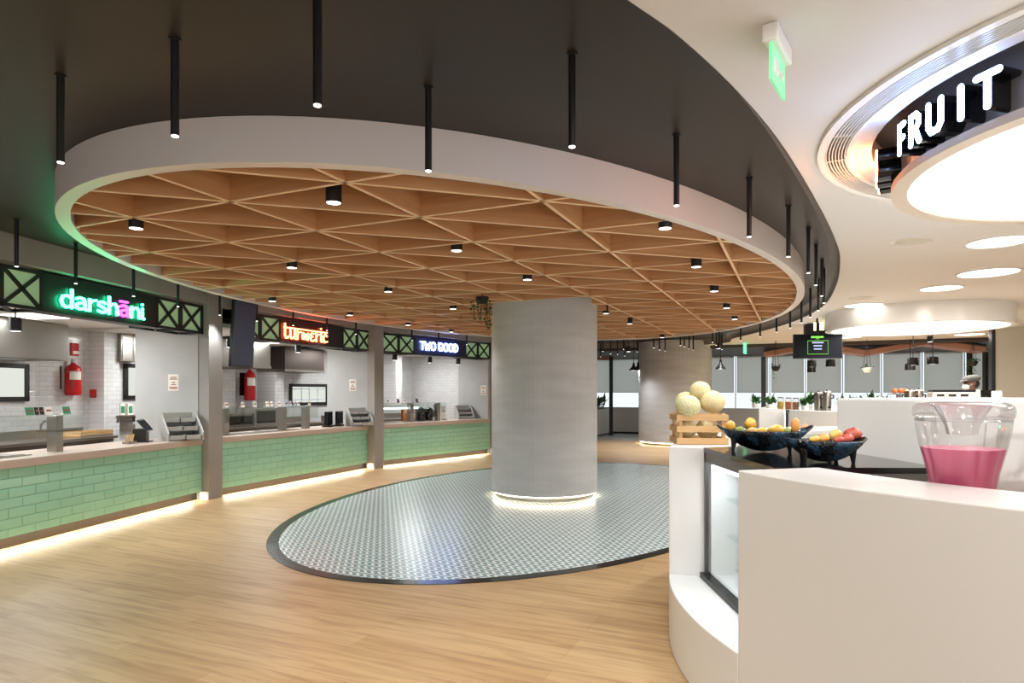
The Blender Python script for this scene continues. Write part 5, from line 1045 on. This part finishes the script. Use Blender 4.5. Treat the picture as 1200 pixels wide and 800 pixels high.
# ================================================================== PERSON
pp = PY(1138, 455, 10.2); PH = 1.70
PSC = 1.06
t = thing('person', 'person in a grey flat cap and white face mask standing behind the counter, looking left', 'person', (pp.x, pp.y, 0), R(180)); t.scale = (PSC,)*3
def skin_obj(name, verts, edges, rad, m, parent, sub=2, root=0):
    me = bpy.data.meshes.new(name); me.from_pydata(verts, edges, []); o = bpy.data.objects.new(name, me); COL.objects.link(o); o.parent = parent; me.materials.append(M[m])
    sk = o.modifiers.new('skin', 'SKIN'); sk.use_smooth_shade = True
    for i, r in enumerate(rad): d = me.skin_vertices[0].data[i]; d.radius = (r, r) if isinstance(r, (int, float)) else r; d.use_root = (i == root)
    s = o.modifiers.new('sub', 'SUBSURF'); s.levels = sub; s.render_levels = sub; return o
# faces +x in its own space (turned to look left in the room)
V = [(0, 0, .95), (0, 0, 1.10), (-.01, 0, 1.25), (-.01, 0, 1.38), (-.005, 0, 1.46), (.01, 0, 1.53), (.02, 0, 1.60), (.015, 0, 1.665)]; E_ = [(0, 1), (1, 2), (2, 3), (3, 4), (4, 5), (5, 6), (6, 7)]; Rd = [(.12, .15), (.11, .14), (.12, .16), (.10, .15), .055, (.075, .062), (.092, .074), (.075, .062)]
def add(p, e, r): V.append(p); E_.append((e, len(V)-1)); Rd.append(r); return len(V)-1
for s in (-1, 1):
    a = add((-.01, s*.17, 1.40), 3, .055); b = add((.0, s*.21, 1.15), a, .042); c = add((.2, s*.19, 1.08), b, .034); h = add((.28, s*.17, 1.09), c, (.022, .034))
    for q in range(4):
        f = add((.325, s*(.145+.017*q), 1.095), h, .0095); g = add((.35+.004*(1.5-abs(q-1.5)), s*(.145+.017*q), 1.085), f, .0085); add((.365, s*(.145+.017*q), 1.065), g, .0075)
    th = add((.285, s*.135, 1.085), h, .011); add((.315, s*.12, 1.075), th, .009)
    l = add((0, s*.09, .88), 0, .085); k_ = add((.01, s*.095, .5), l, .056); f = add((-.02, s*.1, .09), k_, .04); add((.13, s*.11, .035), f, (.035, .03))
add((.108, 0, 1.585), 6, .014)
skin_obj('body', V, E_, Rd, 'skin', t)
tv = [(0, 0, .93), (0, 0, 1.10), (-.01, 0, 1.25), (-.01, 0, 1.38), (-.006, 0, 1.44)]; te = [(0, 1), (1, 2), (2, 3), (3, 4)]; tr = [(.135, .165), (.125, .155), (.135, .175), (.115, .165), .07]
for s in (-1, 1):
    n0 = len(tv); tv += [(-.01, s*.175, 1.40), (.0, s*.215, 1.15), (.12, s*.2, 1.11)]; te += [(3, n0), (n0, n0+1), (n0+1, n0+2)]; tr += [.068, .054, .048]
skin_obj('shirt', tv, te, tr, 'shirt', t)
tv = [(0, 0, .95)]; te = []; tr = [(.135, .165)]
for s in (-1, 1): n0 = len(tv); tv += [(0, s*.09, .86), (.01, s*.095, .5), (-.02, s*.1, .12)]; te += [(0, n0), (n0, n0+1), (n0+1, n0+2)]; tr += [.098, .07, .056]
skin_obj('trousers', tv, te, tr, 'trouser', t)
for s in (-1, 1): MB().ball((.05, s*.105, .045), (.14, .05, .045)).build('shoe', 'black', t, smooth=True); MB().ball((.01, s*.083, 1.60), (.022, .012, .03)).build('ear', 'skin', t, smooth=True); MB().ball((.098, s*.03, 1.612), (.01, .014, .008)).build('eye', 'blackg', t, smooth=True)
MB().ball((-.03, 0, 1.60), (.082, .08, .085)).build('hair', 'hair', t, smooth=True)
m = MB(); m.ball((.07, 0, 1.55), (.052, .058, .046)); m.tube([(.07, .06, 1.57), (.01, .084, 1.6)], .003, 5); m.tube([(.07, -.06, 1.57), (.01, -.084, 1.6)], .003, 5); m.build('face_mask', 'mask', t, smooth=True)
m = MB(); m.ball((-.005, 0, 1.672), (.128, .105, .058), rot=Matrix.Rotation(R(8), 3, 'Y')); m.ball((.085, 0, 1.648), (.075, .075, .014), rot=Matrix.Rotation(R(12), 3, 'Y')); m.build('flat_cap', 'greycap', t, smooth=True)
